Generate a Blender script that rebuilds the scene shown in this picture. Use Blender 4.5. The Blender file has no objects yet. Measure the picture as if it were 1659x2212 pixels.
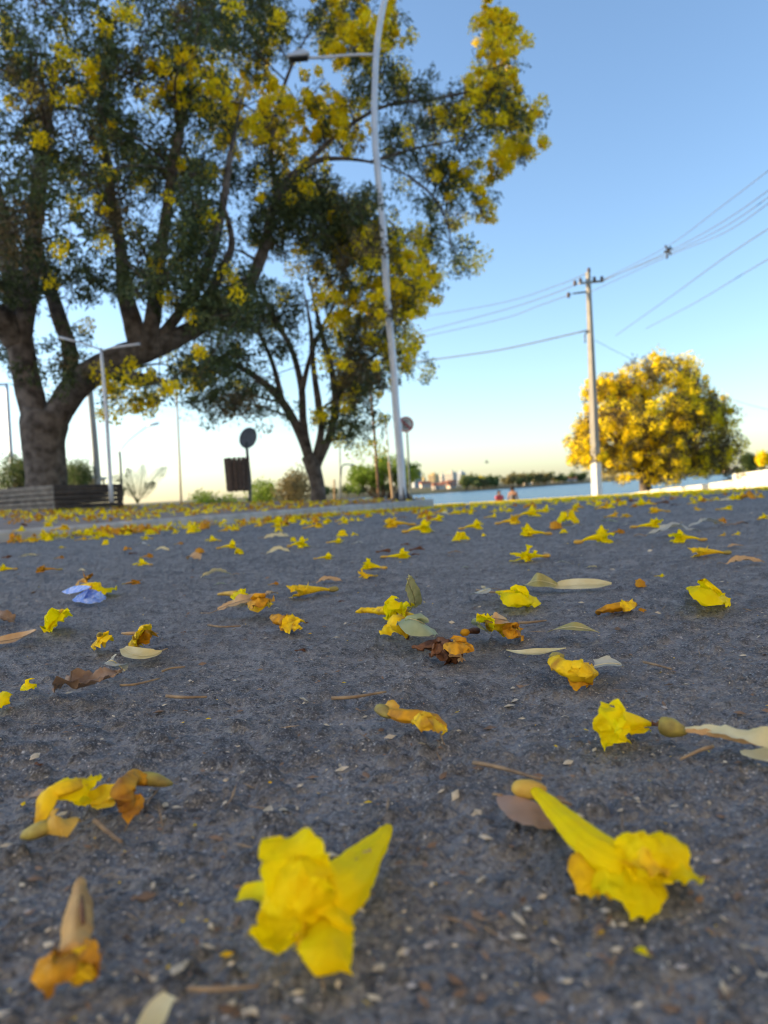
import bpy, math, random
import numpy as np
from mathutils import Vector, Matrix
random.seed(7); rng = np.random.default_rng(7)
SC = bpy.context.scene
COL = SC.collection
R = math.radians

# ------------------------------------------------------------------ camera
CAMZ = 0.13                      # phone held 13 cm above the asphalt
ROLL, PITCH = R(3.3), math.atan(44 / 1550)
FPX, CX, CY = 1550.0, 829.5, 1106.0          # the photograph measured at 1659 x 2212
fwd = Vector((0, math.cos(PITCH), -math.sin(PITCH)))
up0 = Vector((0, math.sin(PITCH), math.cos(PITCH)))
rt0 = Vector((1, 0, 0))
c_right = rt0 * math.cos(ROLL) - up0 * math.sin(ROLL)
c_up = up0 * math.cos(ROLL) + rt0 * math.sin(ROLL)
cam_d = bpy.data.cameras.new('camera'); cam = bpy.data.objects.new('camera', cam_d); COL.objects.link(cam)
cam.matrix_world = Matrix(((c_right.x, c_up.x, -fwd.x, 0), (c_right.y, c_up.y, -fwd.y, 0),
                           (c_right.z, c_up.z, -fwd.z, CAMZ), (0, 0, 0, 1)))
cam_d.sensor_fit = 'VERTICAL'; cam_d.sensor_height = 36; cam_d.lens = FPX / 2212 * 36
cam_d.clip_start = 0.02; cam_d.clip_end = 6000
cam_d.dof.use_dof = True; cam_d.dof.focus_distance = 0.55; cam_d.dof.aperture_fstop = 9.5
SC.camera = cam

# ------------------------------------------------------------------ sky and sun
SUN_AZ, SUN_EL = -80.0, 14.0      # degrees from straight ahead (left is negative), above the horizon
W = bpy.data.worlds.new('World'); SC.world = W; W.use_nodes = True
nt = W.node_tree
sky = nt.nodes.new('ShaderNodeTexSky'); sky.sky_type = 'NISHITA'; sky.sun_disc = False
sky.sun_elevation = R(SUN_EL); sky.sun_rotation = R(SUN_AZ)
sky.air_density = 1.0; sky.dust_density = 0.9; sky.ozone_density = 2.5
bg = nt.nodes['Background']; bg.inputs[1].default_value = 0.12
nt.links.new(sky.outputs[0], bg.inputs[0])
sd = bpy.data.lights.new('sun', 'SUN'); sd.energy = 3.6; sd.angle = R(0.5); sd.color = (1, 0.74, 0.42)
sun = bpy.data.objects.new('sun', sd); COL.objects.link(sun)
tosun = Vector((math.sin(R(SUN_AZ)) * math.cos(R(SUN_EL)), math.cos(R(SUN_AZ)) * math.cos(R(SUN_EL)), math.sin(R(SUN_EL))))
sun.rotation_euler = tosun.to_track_quat('Z', 'Y').to_euler()
vs = SC.view_settings; vs.view_transform = 'Standard'; vs.look = 'None'; vs.gamma = 1; vs.use_curve_mapping = False
vs.exposure = 1.55
SC.cycles.use_denoising = True; SC.cycles.filter_width = 1.1

# ------------------------------------------------------------------ pixel helpers (photo point + real distance / height -> place)
def ray(px, py):
    return c_right * ((px - CX) / FPX) + c_up * ((CY - py) / FPX) + fwd
def P(px, py, Y):
    d = ray(px, py); return np.array(d * (Y / d.y)) + (0, 0, CAMZ)
def base(X, Y):
    s = np.asarray(Y, float) - 3.3
    return -0.011 * (s + np.sqrt(s * s + 1.2)) + 0.0 * np.asarray(X, float)
def H(px, py, z=0.0):
    d = ray(px, py); t = 1.0
    for _ in range(30):
        t = 0.5 * t + 0.5 * (float(base(0, t * d.y)) + z - CAMZ) / d.z
    return np.array(d * t) + (0, 0, CAMZ)
def size_at(px_w, Y): return px_w / FPX * Y

# ------------------------------------------------------------------ noise
def h3(i, j, k, s=0):
    n = (i.astype(np.int64) * 374761393 + j.astype(np.int64) * 668265263 + k.astype(np.int64) * 2147483647 + s * 1274126177) & 0xffffffff
    n = ((n ^ (n >> 13)) * 1274126177) & 0xffffffff
    n = ((n ^ (n >> 16)) * 2246822519) & 0xffffffff
    return ((n ^ (n >> 15)) & 0xffffff) / float(0xffffff)
def vnoise(p, s=0):
    p = np.asarray(p, float); f = np.floor(p); t = p - f; t = t * t * (3 - 2 * t); f = f.astype(np.int64)
    r = 0
    for a in (0, 1):
        for b in (0, 1):
            for c in (0, 1):
                w = (t[:, 0] if a else 1 - t[:, 0]) * (t[:, 1] if b else 1 - t[:, 1]) * (t[:, 2] if c else 1 - t[:, 2])
                r = r + w * h3(f[:, 0] + a, f[:, 1] + b, f[:, 2] + c, s)
    return r * 2 - 1
def vn2(x, y, s=0): return vnoise(np.stack([x, y, np.zeros_like(x) + .5], 1), s)
def stones(x, y, c, s, keep=0.6):
    """rounded stones on a jittered grid: height 0..1 and a flag for stone"""
    gx, gy = np.floor(x / c).astype(np.int64), np.floor(y / c).astype(np.int64)
    best = np.zeros_like(x)
    for a in (-1, 0, 1):
        for b in (-1, 0, 1):
            i, j = gx + a, gy + b; k = np.zeros_like(i)
            cx = (i + .15 + .7 * h3(i, j, k, s)) * c; cy = (j + .15 + .7 * h3(i, j, k, s + 1)) * c
            rr = c * (.3 + .42 * h3(i, j, k, s + 2)); on = h3(i, j, k, s + 3) < keep
            an = h3(i, j, k, s + 4) * 6.28; st = .65 + .35 * h3(i, j, k, s + 5)
            dx, dy = x - cx, y - cy
            u = dx * np.cos(an) + dy * np.sin(an); v = (-dx * np.sin(an) + dy * np.cos(an)) / st
            d = (np.abs(u) ** 2.6 + np.abs(v) ** 2.6) ** (1 / 2.6) / rr
            hgt = np.clip(1 - d ** 3, 0, 1) * (.5 + .5 * h3(i, j, k, s + 6)) * on
            best = np.maximum(best, hgt)
    return best
def relief(x, y):
    x = np.asarray(x, float); y = np.asarray(y, float)
    fade = 1 / (1 + (np.maximum(y, 0) / 2.2) ** 2)
    big = stones(x, y, .021, 11, .5); mid = stones(x, y, .0095, 31, .7); sm = stones(x, y, .0045, 51, .8)
    und = vn2(x * 4, y * 4, 3) * .004 + vn2(x * 13, y * 13, 4) * .0028 + vn2(x * 45, y * 45, 5) * .0013 + vn2(x * 120, y * 120, 6) * .0005
    wear = np.clip(vn2(x * 7 + 3, y * 7, 8) * .9 + .55, 0, 1)
    z = und + (big * .0050 * wear + mid * .0024 + sm * .0012) * (0.25 + .75 * fade)
    return z - .004, np.clip(big * 1.4, 0, 1) * wear, mid
def ground(x, y):
    x = np.atleast_1d(np.asarray(x, float)); y = np.atleast_1d(np.asarray(y, float))
    return base(x, y) + relief(x, y)[0]

# ------------------------------------------------------------------ materials
MATS = {}
def mat(name, col, rough=.7, col2=None, scale=20, bump=0, bscale=60, transl=0, island=0, spec=.3, metal=0, ramp=(.35, .65), coords='Object', detail=6, emis=None):
    if name in MATS: return MATS[name]
    m = bpy.data.materials.new(name); m.use_nodes = True; t = m.node_tree; n = t.nodes; L = t.links
    b = n['Principled BSDF']; b.inputs['Roughness'].default_value = rough; b.inputs['Metallic'].default_value = metal
    b.inputs['Specular IOR Level'].default_value = spec
    tc = n.new('ShaderNodeTexCoord')
    out = None
    if col2 is not None:
        nz = n.new('ShaderNodeTexNoise'); nz.inputs['Scale'].default_value = scale; nz.inputs['Detail'].default_value = detail
        L.new(tc.outputs[coords], nz.inputs['Vector'])
        rp = n.new('ShaderNodeValToRGB'); rp.color_ramp.elements[0].position = ramp[0]; rp.color_ramp.elements[1].position = ramp[1]
        rp.color_ramp.elements[0].color = (*col, 1); rp.color_ramp.elements[1].color = (*col2, 1)
        L.new(nz.outputs['Fac'], rp.inputs['Fac']); out = rp.outputs[0]
    else:
        rgb = n.new('ShaderNodeRGB'); rgb.outputs[0].default_value = (*col, 1); out = rgb.outputs[0]
    if island:
        g = n.new('ShaderNodeNewGeometry'); mr = n.new('ShaderNodeMapRange')
        mr.inputs['To Min'].default_value = 1 - island; mr.inputs['To Max'].default_value = 1 + island
        L.new(g.outputs['Random Per Island'], mr.inputs['Value'])
        mx = n.new('ShaderNodeVectorMath'); mx.operation = 'SCALE'
        L.new(out, mx.inputs[0]); L.new(mr.outputs[0], mx.inputs['Scale']); out = mx.outputs[0]
    L.new(out, b.inputs['Base Color'])
    if bump:
        nb = n.new('ShaderNodeTexNoise'); nb.inputs['Scale'].default_value = bscale; nb.inputs['Detail'].default_value = 6
        L.new(tc.outputs[coords], nb.inputs['Vector'])
        bp = n.new('ShaderNodeBump'); bp.inputs['Strength'].default_value = bump; bp.inputs['Distance'].default_value = .4 / bscale
        L.new(nb.outputs['Fac'], bp.inputs['Height']); L.new(bp.outputs[0], b.inputs['Normal'])
    if transl:
        tr = n.new('ShaderNodeBsdfTranslucent'); L.new(out, tr.inputs['Color'])
        ms = n.new('ShaderNodeMixShader'); ms.inputs[0].default_value = transl
        L.new(b.outputs[0], ms.inputs[1]); L.new(tr.outputs[0], ms.inputs[2]); L.new(ms.outputs[0], n['Material Output'].inputs[0])
    MATS[name] = m; return m

M_PETAL = mat('petal', (.99, .84, .003), .6, (.96, .72, .004), 75, .7, 330, .45, ramp=(.45, .8), spec=.12)
M_PETAL2 = mat('petal_ageing', (.95, .66, .006), .65, (.42, .19, .02), 75, .5, 300, .25, ramp=(.5, .75))
M_ORANGE = mat('petal_dried', (.72, .36, .01), .65, (.24, .1, .02), 90, .6, 300, .2, ramp=(.42, .72))
M_BROWN = mat('petal_brown', (.2, .085, .035), .7, (.06, .028, .018), 110, .7, 350, .1)
M_TAN = mat('tube_tan', (.62, .38, .13), .6, (.3, .15, .05), 70, .5, 260, .15, ramp=(.45, .75))
M_CALYX = mat('calyx_olive', (.42, .36, .08), .6, (.22, .17, .06), 120, .4, 300, .1)
M_CALYXY = mat('calyx_yellow', (.62, .42, .07), .6, (.5, .3, .05), 120, .4, 300, .1)
M_LPALE = mat('leaf_pale', (.76, .7, .44), .55, (.64, .55, .28), 50, .3, 200, .25)
M_LGREY = mat('leaf_grey', (.5, .52, .46), .5, (.36, .37, .33), 60, .3, 200, .2)
M_LGREEN = mat('leaf_greygreen', (.36, .43, .28), .5, (.28, .34, .2), 60, .35, 240, .2)
M_LOLIVE = mat('leaf_olive', (.44, .4, .17), .5, (.3, .28, .09), 50, .3, 200, .25)
M_LTAN = mat('leaf_tan', (.6, .4, .2), .55, (.45, .27, .12), 60, .35, 200, .2)
M_LBROWN = mat('leaf_brown', (.3, .2, .13), .6, (.16, .1, .06), 70, .4, 220, .15)
M_LPINK = mat('leaf_pinkbrown', (.42, .28, .2), .5, (.33, .2, .13), 45, .25, 160, .1)
M_TWIG = mat('twig', (.32, .24, .15), .8, (.18, .13, .09), 150, .4, 300)
M_PAPER = mat('paper_blue', (.2, .36, .85), .8, (.45, .58, .92), 160, .1, 200, .15, ramp=(.45, .6))

# ------------------------------------------------------------------ object helpers
def mesh(name, V, F, m=None, smooth=True):
    me = bpy.data.meshes.new(name)
    V = np.asarray(V, np.float32).reshape(-1, 3)
    if isinstance(F, np.ndarray):
        k = F.shape[1]; nf = len(F)
        me.vertices.add(len(V)); me.vertices.foreach_set('co', V.ravel())
        me.loops.add(nf * k); me.loops.foreach_set('vertex_index', F.astype(np.int32).ravel())
        me.polygons.add(nf); me.polygons.foreach_set('loop_start', np.arange(0, nf * k, k, dtype=np.int32))
        me.update(calc_edges=True)
    else:
        me.from_pydata([tuple(v) for v in V.tolist()], [], [list(map(int, f)) for f in F])
    if smooth: me.polygons.foreach_set('use_smooth', [True] * len(me.polygons))
    if m: me.materials.append(m)
    me.update(); return me
def tag(o, label=None, cat=None, group=None, kind=None):
    if label: o['label'] = label
    if cat: o['category'] = cat
    if group: o['group'] = group
    if kind: o['kind'] = kind
    return o
LOC = {}
def thing(name, loc, label, cat, group=None):
    o = bpy.data.objects.new(name, None); COL.objects.link(o); o.location = [float(v) for v in loc]
    o.empty_display_size = .05; LOC[o.name] = np.array(loc, float); return tag(o, label, cat, group)
def part(name, V, F, m, parent=None, smooth=True, kind=None, label=None):
    V = np.asarray(V, float).reshape(-1, 3); org = np.zeros(3)
    if parent is not None: org = LOC[parent.name]
    o = bpy.data.objects.new(name, mesh(name, V - org, F, m, smooth)); COL.objects.link(o)
    if parent is not None: o.parent = parent
    LOC[o.name] = org
    return tag(o, label=label, kind=kind)
def single(name, V, F, m, label, cat, group=None, smooth=True):
    V = np.asarray(V, float).reshape(-1, 3); loc = np.array([V[:, 0].mean(), V[:, 1].mean(), V[:, 2].min()])
    o = bpy.data.objects.new(name, mesh(name, V - loc, F, m, smooth)); COL.objects.link(o); o.location = loc
    LOC[o.name] = loc; return tag(o, label, cat, group)
def join(items):
    Vs, Fs, k = [], [], 0
    for V, F in items:
        Vs.append(np.asarray(V, float)); Fs += [[int(i) + k for i in f] for f in F]; k += len(V)
    return np.concatenate(Vs), Fs
def box(c, s, rz=0, taper=1.0, bev=0.0):
    x, y, z = np.array(s) / 2.0; b = bev
    if b > 0:
        V, F = [], []
        for (zz, ix) in ((-z, b), (-z + b, 0), (z - b, 0), (z, b)):
            xx, yy = x - ix, y - ix; cb = b if ix == 0 else b * .4
            V += [(-xx + cb, -yy, zz), (xx - cb, -yy, zz), (xx, -yy + cb, zz), (xx, yy - cb, zz), (xx - cb, yy, zz), (-xx + cb, yy, zz), (-xx, yy - cb, zz), (-xx, -yy + cb, zz)]
        for r in range(3):
            for i in range(8): F.append([r * 8 + i, r * 8 + (i + 1) % 8, r * 8 + 8 + (i + 1) % 8, r * 8 + 8 + i])
        F.append(list(range(7, -1, -1))); F.append(list(range(24, 32)))
        V = np.array(V)
    else:
        V = np.array([(-x, -y, -z), (x, -y, -z), (x, y, -z), (-x, y, -z), (-x * taper, -y * taper, z), (x * taper, -y * taper, z), (x * taper, y * taper, z), (-x * taper, y * taper, z)])
        F = [[3, 2, 1, 0], [4, 5, 6, 7], [0, 1, 5, 4], [1, 2, 6, 5], [2, 3, 7, 6], [3, 0, 4, 7]]
    ca, sa = math.cos(rz), math.sin(rz)
    V = np.stack([V[:, 0] * ca - V[:, 1] * sa, V[:, 0] * sa + V[:, 1] * ca, V[:, 2]], 1) + np.array(c, float)
    return V, F
def cr(C, n):
    """Catmull-Rom samples of the rows of C"""
    C = np.asarray(C, float); k = len(C)
    if k == 2: t = np.linspace(0, 1, n)[:, None]; return C[0] * (1 - t) + C[1] * t
    Q = np.vstack([2 * C[0] - C[1], C, 2 * C[-1] - C[-2]]); out = []
    for u in np.linspace(0, k - 1 - 1e-9, n):
        i = int(u); t = u - i; p0, p1, p2, p3 = Q[i:i + 4]
        out.append(.5 * (2 * p1 + (p2 - p0) * t + (2 * p0 - 5 * p1 + 4 * p2 - p3) * t * t + (3 * p1 - p0 - 3 * p2 + p3) * t ** 3))
    return np.array(out)
def unit(v): return v / (np.linalg.norm(v, axis=-1, keepdims=True) + 1e-12)
def frames(C, N=(0, 0, 1)):
    T = unit(np.gradient(C, axis=0)); N = np.asarray(N, float)
    S = np.cross(T, N); bad = np.linalg.norm(S, axis=1) < 1e-3; S[bad] = np.cross(T[bad], (1, .2, 0)); S = unit(S)
    for i in range(1, len(S)):
        if S[i] @ S[i - 1] < 0: S[i] = -S[i]
    return T, S, unit(np.cross(S, T))
def sweep(C, r, seg=10, flat=1.0, N=(0, 0, 1), ridge=0, nr=5, caps=True):
    C = np.asarray(C, float); n = len(C); r = np.broadcast_to(np.asarray(r, float), (n,))
    T, S, U = frames(C, N); a = np.linspace(0, 2 * math.pi, seg, endpoint=False)
    rr = r[:, None] * (1 + ridge * np.cos(a * nr)[None])
    V = C[:, None] + S[:, None] * (rr * np.cos(a))[..., None] + U[:, None] * (rr * np.sin(a) * flat)[..., None]
    F = [[i * seg + j, i * seg + (j + 1) % seg, (i + 1) * seg + (j + 1) % seg, (i + 1) * seg + j] for i in range(n - 1) for j in range(seg)]
    if caps: F += [list(range(seg - 1, -1, -1)), list(range((n - 1) * seg, n * seg))]
    return V.reshape(-1, 3), F
def line(pts, r, seg=8, n=None, **k):
    pts = np.asarray(pts, float); n = n or (len(pts) if len(pts) == 2 else len(pts) * 4)
    r = np.asarray(r, float)
    rr = r if r.ndim == 0 else np.interp(np.linspace(0, 1, n), np.linspace(0, 1, len(r)), r)
    return sweep(cr(pts, n), rr, seg, **k)
def ribbon(C, hw, N=(0, 0, 1), cup=.15, ruf=0., crum=0., seed=0, nu=18, nv=9, nf=160., twist=0., notch=0., rnd=False):
    hw = np.array(hw, float); C = cr(C, nu); uu = np.linspace(0, 1, nu)
    if rnd: hw[-1] = hw[-2] * .95
    hw = np.maximum(cr(hw[:, None], nu)[:, 0], 2e-4)
    if rnd: hw = hw * np.clip(1 - (np.clip(uu - .8, 0, 1) / .2) ** 3, .03, 1) ** .5
    T, S, U = frames(C, N); v = np.linspace(-1, 1, nv)
    if twist:
        a = np.linspace(0, twist, nu)[:, None]; S, U = S * np.cos(a) + U * np.sin(a), U * np.cos(a) - S * np.sin(a)
    hw2 = np.repeat(hw[:, None], nv, 1)
    if ruf: hw2 = hw2 * (1 + .16 * np.where(v[None] < 0, vn2(uu * 7 + seed, uu * 0, seed)[:, None], vn2(uu * 7 + seed + 40, uu * 0, seed)[:, None]) + .08 * vn2(uu * 19 + seed, uu * 0, seed + 1)[:, None])
    V = C[:, None] + S[:, None] * (hw2 * v)[..., None] + U[:, None] * (cup * hw2 * v ** 2)[..., None]
    if notch: V = V - T[:, None] * (notch * hw[:, None] * (1 - np.abs(v)) * (np.linspace(0, 1, nu)[:, None] ** 4))[..., None]
    V = V.reshape(-1, 3); e = np.tile(np.abs(v) ** 2, nu) * .8 + .2; UU = np.repeat(U, nv, 0)
    if ruf: V = V + UU * ((vnoise(V * nf + seed * 17.3, seed) + .8 * (.5 - np.abs(vnoise(V * nf * 1.9 + seed * 9.1, seed + 3)) * 2) + .4 * (.5 - np.abs(vnoise(V * nf * 4.2 + seed, seed + 5)) * 2)) * ruf * 1.2 * e)[:, None]
    if crum:
        d = np.stack([vnoise(V * nf * 1.7 + seed * 7.1 + 50 * q, seed + q) for q in range(3)], 1); V = V + d * crum
    F = [[i * nv + j, i * nv + j + 1, (i + 1) * nv + j + 1, (i + 1) * nv + j] for i in range(nu - 1) for j in range(nv - 1)]
    return V, F
def rest(V, lift=.0006):
    """keep a small thing on top of the bumpy asphalt"""
    V = np.array(V, float); g = ground(V[:, 0], V[:, 1]) + lift
    low = V[:, 2] < g + .0015
    V[low, 2] = g[low] + np.maximum(0, (V[low, 2] - g[low])) * .4 + lift * .2
    return V

# ------------------------------------------------------------------ the road
def build_road():
    inv = np.linspace(1 / .10, 1 / 29.0, 720); Ys = 1 / inv
    Ys = np.concatenate([np.linspace(-6, .07, 14), Ys]); Ys = np.unique(np.concatenate([Ys, np.linspace(4, 29, 60)]))
    u = np.linspace(-1, 1, 780)
    Yc = np.maximum(Ys, .1)[:, None]
    au = np.abs(u)
    X = np.sign(u)[None] * ((.60 * Yc + .015) * np.minimum(au / .8, 1)[None] + np.clip((au - .8) / .14, 0, 1)[None] ** 1.3 * (.5 + .25 * Yc) + np.clip((au - .94) / .06, 0, 1)[None] ** 2 * (3 + 1.6 * Yc))
    Y = np.broadcast_to(Ys[:, None], X.shape)
    x, y = X.ravel(), Y.ravel(); rel, st, md = relief(x, y)
    rel = rel * np.repeat(np.interp(au, [.8, .88, .94, .96], [1, .5, .2, 0])[None], len(Ys), 0).ravel()
    # columns outside the resolved fan carry no fine relief
    z = base(x, y) + rel
    n, m_ = X.shape; i = np.arange(n - 1)[:, None] * m_ + np.arange(m_ - 1)[None]
    F = np.stack([i, i + 1, i + m_ + 1, i + m_], -1).reshape(-1, 4)
    me = mesh('road', np.stack([x, y, z], 1), F, None)
    a = me.attributes.new('stone', 'FLOAT', 'POINT'); a.data.foreach_set('value', st.astype(np.float32))
    a = me.attributes.new('chip', 'FLOAT', 'POINT'); a.data.foreach_set('value', md.astype(np.float32))
    m = bpy.data.materials.new('asphalt'); m.use_nodes = True; t = m.node_tree; nd = t.nodes; L = t.links; b = nd['Principled BSDF']
    tc = nd.new('ShaderNodeTexCoord')
    def noise(sc, det=5):
        q = nd.new('ShaderNodeTexNoise'); q.inputs['Scale'].default_value = sc; q.inputs['Detail'].default_value = det; L.new(tc.outputs['Object'], q.inputs['Vector']); return q.outputs['Fac']
    def ramp(src, p0, c0, p1, c1):
        q = nd.new('ShaderNodeValToRGB'); e = q.color_ramp.elements; e[0].position = p0; e[1].position = p1; e[0].color = (*c0, 1); e[1].color = (*c1, 1); L.new(src, q.inputs[0]); return q.outputs[0]
    def mix(f, a_, b_):
        q = nd.new('ShaderNodeMix'); q.data_type = 'RGBA'
        if isinstance(f, float): q.inputs[0].default_value = f
        else: L.new(f, q.inputs[0])
        for k, s in ((6, a_), (7, b_)):
            if isinstance(s, tuple): q.inputs[k].default_value = (*s, 1)
            else: L.new(s, q.inputs[k])
        return q.outputs[2]
    at = nd.new('ShaderNodeAttribute'); at.attribute_name = 'stone'; ac = nd.new('ShaderNodeAttribute'); ac.attribute_name = 'chip'
    binder = ramp(noise(38, 9), .35, (.105, .112, .124), .68, (.26, .262, .27))
    dust = mix(ramp(noise(420, 3), .45, (0, 0, 0), .7, (1, 1, 1)), binder, (.31, .3, .28))
    stone_c = ramp(noise(60, 4), .35, (.05, .054, .063), .7, (.13, .136, .15))
    chipc = ramp(noise(90, 3), .4, (.045, .048, .055), .65, (.17, .172, .178))
    c = mix(at.outputs['Fac'], mix(ac.outputs['Fac'], dust, chipc), stone_c)
    vor = nd.new('ShaderNodeTexVoronoi'); vor.inputs['Scale'].default_value = 330; L.new(tc.outputs['Object'], vor.inputs['Vector'])
    sp = nd.new('ShaderNodeMath'); sp.operation = 'LESS_THAN'; sp.inputs[1].default_value = .2; L.new(vor.outputs['Distance'], sp.inputs[0])
    hs = nd.new('ShaderNodeSeparateColor'); L.new(vor.outputs['Color'], hs.inputs[0])
    gt = nd.new('ShaderNodeMath'); gt.operation = 'GREATER_THAN'; gt.inputs[1].default_value = .7; L.new(hs.outputs[0], gt.inputs[0])
    ml = nd.new('ShaderNodeMath'); ml.operation = 'MULTIPLY'; L.new(sp.outputs[0], ml.inputs[0]); L.new(gt.outputs[0], ml.inputs[1])
    c = mix(ml.outputs[0], c, (.5, .485, .46))
    c = mix(ramp(noise(700, 2), .52, (0, 0, 0), .66, (.8, .8, .8)), c, (.28, .285, .295)); c = mix(ramp(noise(260, 3), .55, (0, 0, 0), .68, (.75, .75, .75)), c, (.035, .037, .043))
    c = mix(ramp(noise(2.2, 4), .42, (0, 0, 0), .7, (.35, .35, .35)), c, (.22, .215, .21))
    L.new(c, b.inputs['Base Color']); b.inputs['Roughness'].default_value = .85; b.inputs['Specular IOR Level'].default_value = .22
    bp = nd.new('ShaderNodeBump'); bp.inputs['Strength'].default_value = 1; bp.inputs['Distance'].default_value = .0026
    L.new(noise(520, 6), bp.inputs['Height'])
    bp2 = nd.new('ShaderNodeBump'); bp2.inputs['Strength'].default_value = .75; bp2.inputs['Distance'].default_value = .007
    L.new(noise(110, 6), bp2.inputs['Height']); L.new(bp.outputs[0], bp2.inputs['Normal'])
    L.new(bp2.outputs[0], b.inputs['Normal'])
    me.materials.append(m)
    o = bpy.data.objects.new('road', me); COL.objects.link(o); tag(o, 'dark grey coarse asphalt road strewn with yellow flowers', kind='structure')
build_road()

# sidewalk, kerb, bank, lake, far shore
K0, K1 = np.array([-2.0, 3.7]), np.array([.92, 13.0])
KD = (K1 - K0) / np.linalg.norm(K1 - K0); KN = np.array([-KD[1], KD[0]])
def kx(Y): return K0[0] + (Y - K0[1]) * (K1[0] - K0[0]) / (K1[1] - K0[1])
def sw(X, Y): return CAMZ - .151 - .031 * np.maximum(X, -8.5) - .0016 * np.asarray(Y, float)
M_SIDE = mat('sidewalk_concrete', (.3, .235, .19), .85, (.2, .155, .13), 3.5, .3, 40)
M_KERB = mat('kerb_paint', (.5, .47, .43), .8, (.32, .3, .27), 6, .3, 30)
M_EARTH = mat('bank_earth', (.2, .16, .08), .95, (.1, .11, .035), .5, .4, 4)
Ys = np.linspace(-10, 18.2, 60); us = np.linspace(0, 1, 46) ** 2.0
X = []
for y in Ys:
    xr = kx(min(y, 13.0)) - .10 if y < 12.8 else .86 - .1 * (y - 12.8)
    X.append(xr - us * (xr + 45))
X = np.array(X); Y = np.broadcast_to(Ys[:, None], X.shape); Z = sw(X, Y)
Z = Z + vn2((X * 3).ravel(), (Y * 3).ravel(), 91).reshape(X.shape) * .004
V = np.stack([X, Y, Z], -1); V = np.vstack([V.reshape(-1, 3), (V[-1] - (0, 0, .8))])
n, m_ = X.shape; i = np.arange(n)[:, None] * m_ + np.arange(m_ - 1)[None]
o = part('sidewalk', V, np.stack([i + 1, i, i + m_, i + m_ + 1], -1).reshape(-1, 4), M_SIDE); tag(o, 'brown grey sidewalk covered in fallen flowers under the trees', kind='structure')
kerb = thing('kerb', (K0[0], K0[1], 0), 'low pale grey kerb between road and sidewalk', 'kerb'); del kerb['category']; tag(kerb, kind='structure')
def kerb_stone(a, b):
    a, b = np.array(a), np.array(b); c = (a + b) / 2; L = np.linalg.norm(b - a) - .012; rz = math.atan2(b[1] - a[1], b[0] - a[0])
    top = float(sw(c[0], c[1])) + .008 + random.uniform(-.003, .003); bot = float(base(*c)) - .12
    V, F = box((c[0], c[1], (top + bot) / 2), (L, .13, top - bot), rz, bev=.016)
    # follow the slope along the stone
    s = (V[:, :2] - c) @ ((b - a) / np.linalg.norm(b - a)); dz = (float(sw(*b)) - float(sw(*a))) / np.linalg.norm(b - a)
    V[:, 2] += s * dz
    part('kerb_stone', V, F, M_KERB, kerb, smooth=False)
pts = [K0 + KD * t + KN * .065 for t in np.arange(-7.5, 9.7, .955)]
for a, b in zip(pts[:-1], pts[1:]): kerb_stone(a, b)
e = pts[-1]; e2 = e + np.array([.02, .55]); e3 = e2 + np.array([-.35, .6]); kerb_stone(e, e2); kerb_stone(e2, e3)

gx = np.concatenate([np.linspace(-160, -12, 20), np.linspace(-10, 30, 41), np.linspace(33, 160, 20)]); gy = np.concatenate([np.linspace(-90, -8, 10), np.linspace(-6, 90, 97)])
X, Y = np.meshgrid(gx, gy); drop = np.interp(Y, [29.2, 30, 41, 56, 70, 90], [0, .12, 1.05, 2.4, 3.9, 5.5])
Z = base(X, Y) - .09 - drop + vn2((X * .4).ravel(), (Y * .4).ravel(), 5).reshape(X.shape) * .06 * (Y > 30.5)
n, m_ = X.shape; i = np.arange(n - 1)[:, None] * m_ + np.arange(m_ - 1)[None]
o = part('lake_bank', np.stack([X, Y, Z], -1), np.stack([i, i + 1, i + m_ + 1, i + m_], -1).reshape(-1, 4), M_EARTH); tag(o, 'earth and dry grass bank falling to the lake', kind='structure')
LAKE = CAMZ - 3.6
mw = mat('lake_water', (.06, .15, .24), .22, None, spec=.5)
t = mw.node_tree; nz = t.nodes.new('ShaderNodeTexNoise'); nz.inputs['Scale'].default_value = .9; nz.inputs['Detail'].default_value = 4
tc = t.nodes.new('ShaderNodeTexCoord'); mp = t.nodes.new('ShaderNodeMapping'); mp.inputs['Scale'].default_value = (.35, 1, 1)
t.links.new(tc.outputs['Object'], mp.inputs[0]); t.links.new(mp.outputs[0], nz.inputs['Vector'])
bp = t.nodes.new('ShaderNodeBump'); bp.inputs['Strength'].default_value = 1; bp.inputs['Distance'].default_value = 1.1
t.links.new(nz.outputs['Fac'], bp.inputs['Height']); t.links.new(bp.outputs[0], t.nodes['Principled BSDF'].inputs['Normal'])
o = part('lake', [(-1500, 50, LAKE), (1500, 50, LAKE), (1500, 1600, LAKE), (-1500, 1600, LAKE)], [[0, 1, 2, 3]], mw, smooth=False); tag(o, 'calm pale blue lake beyond the road', kind='structure')
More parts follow.
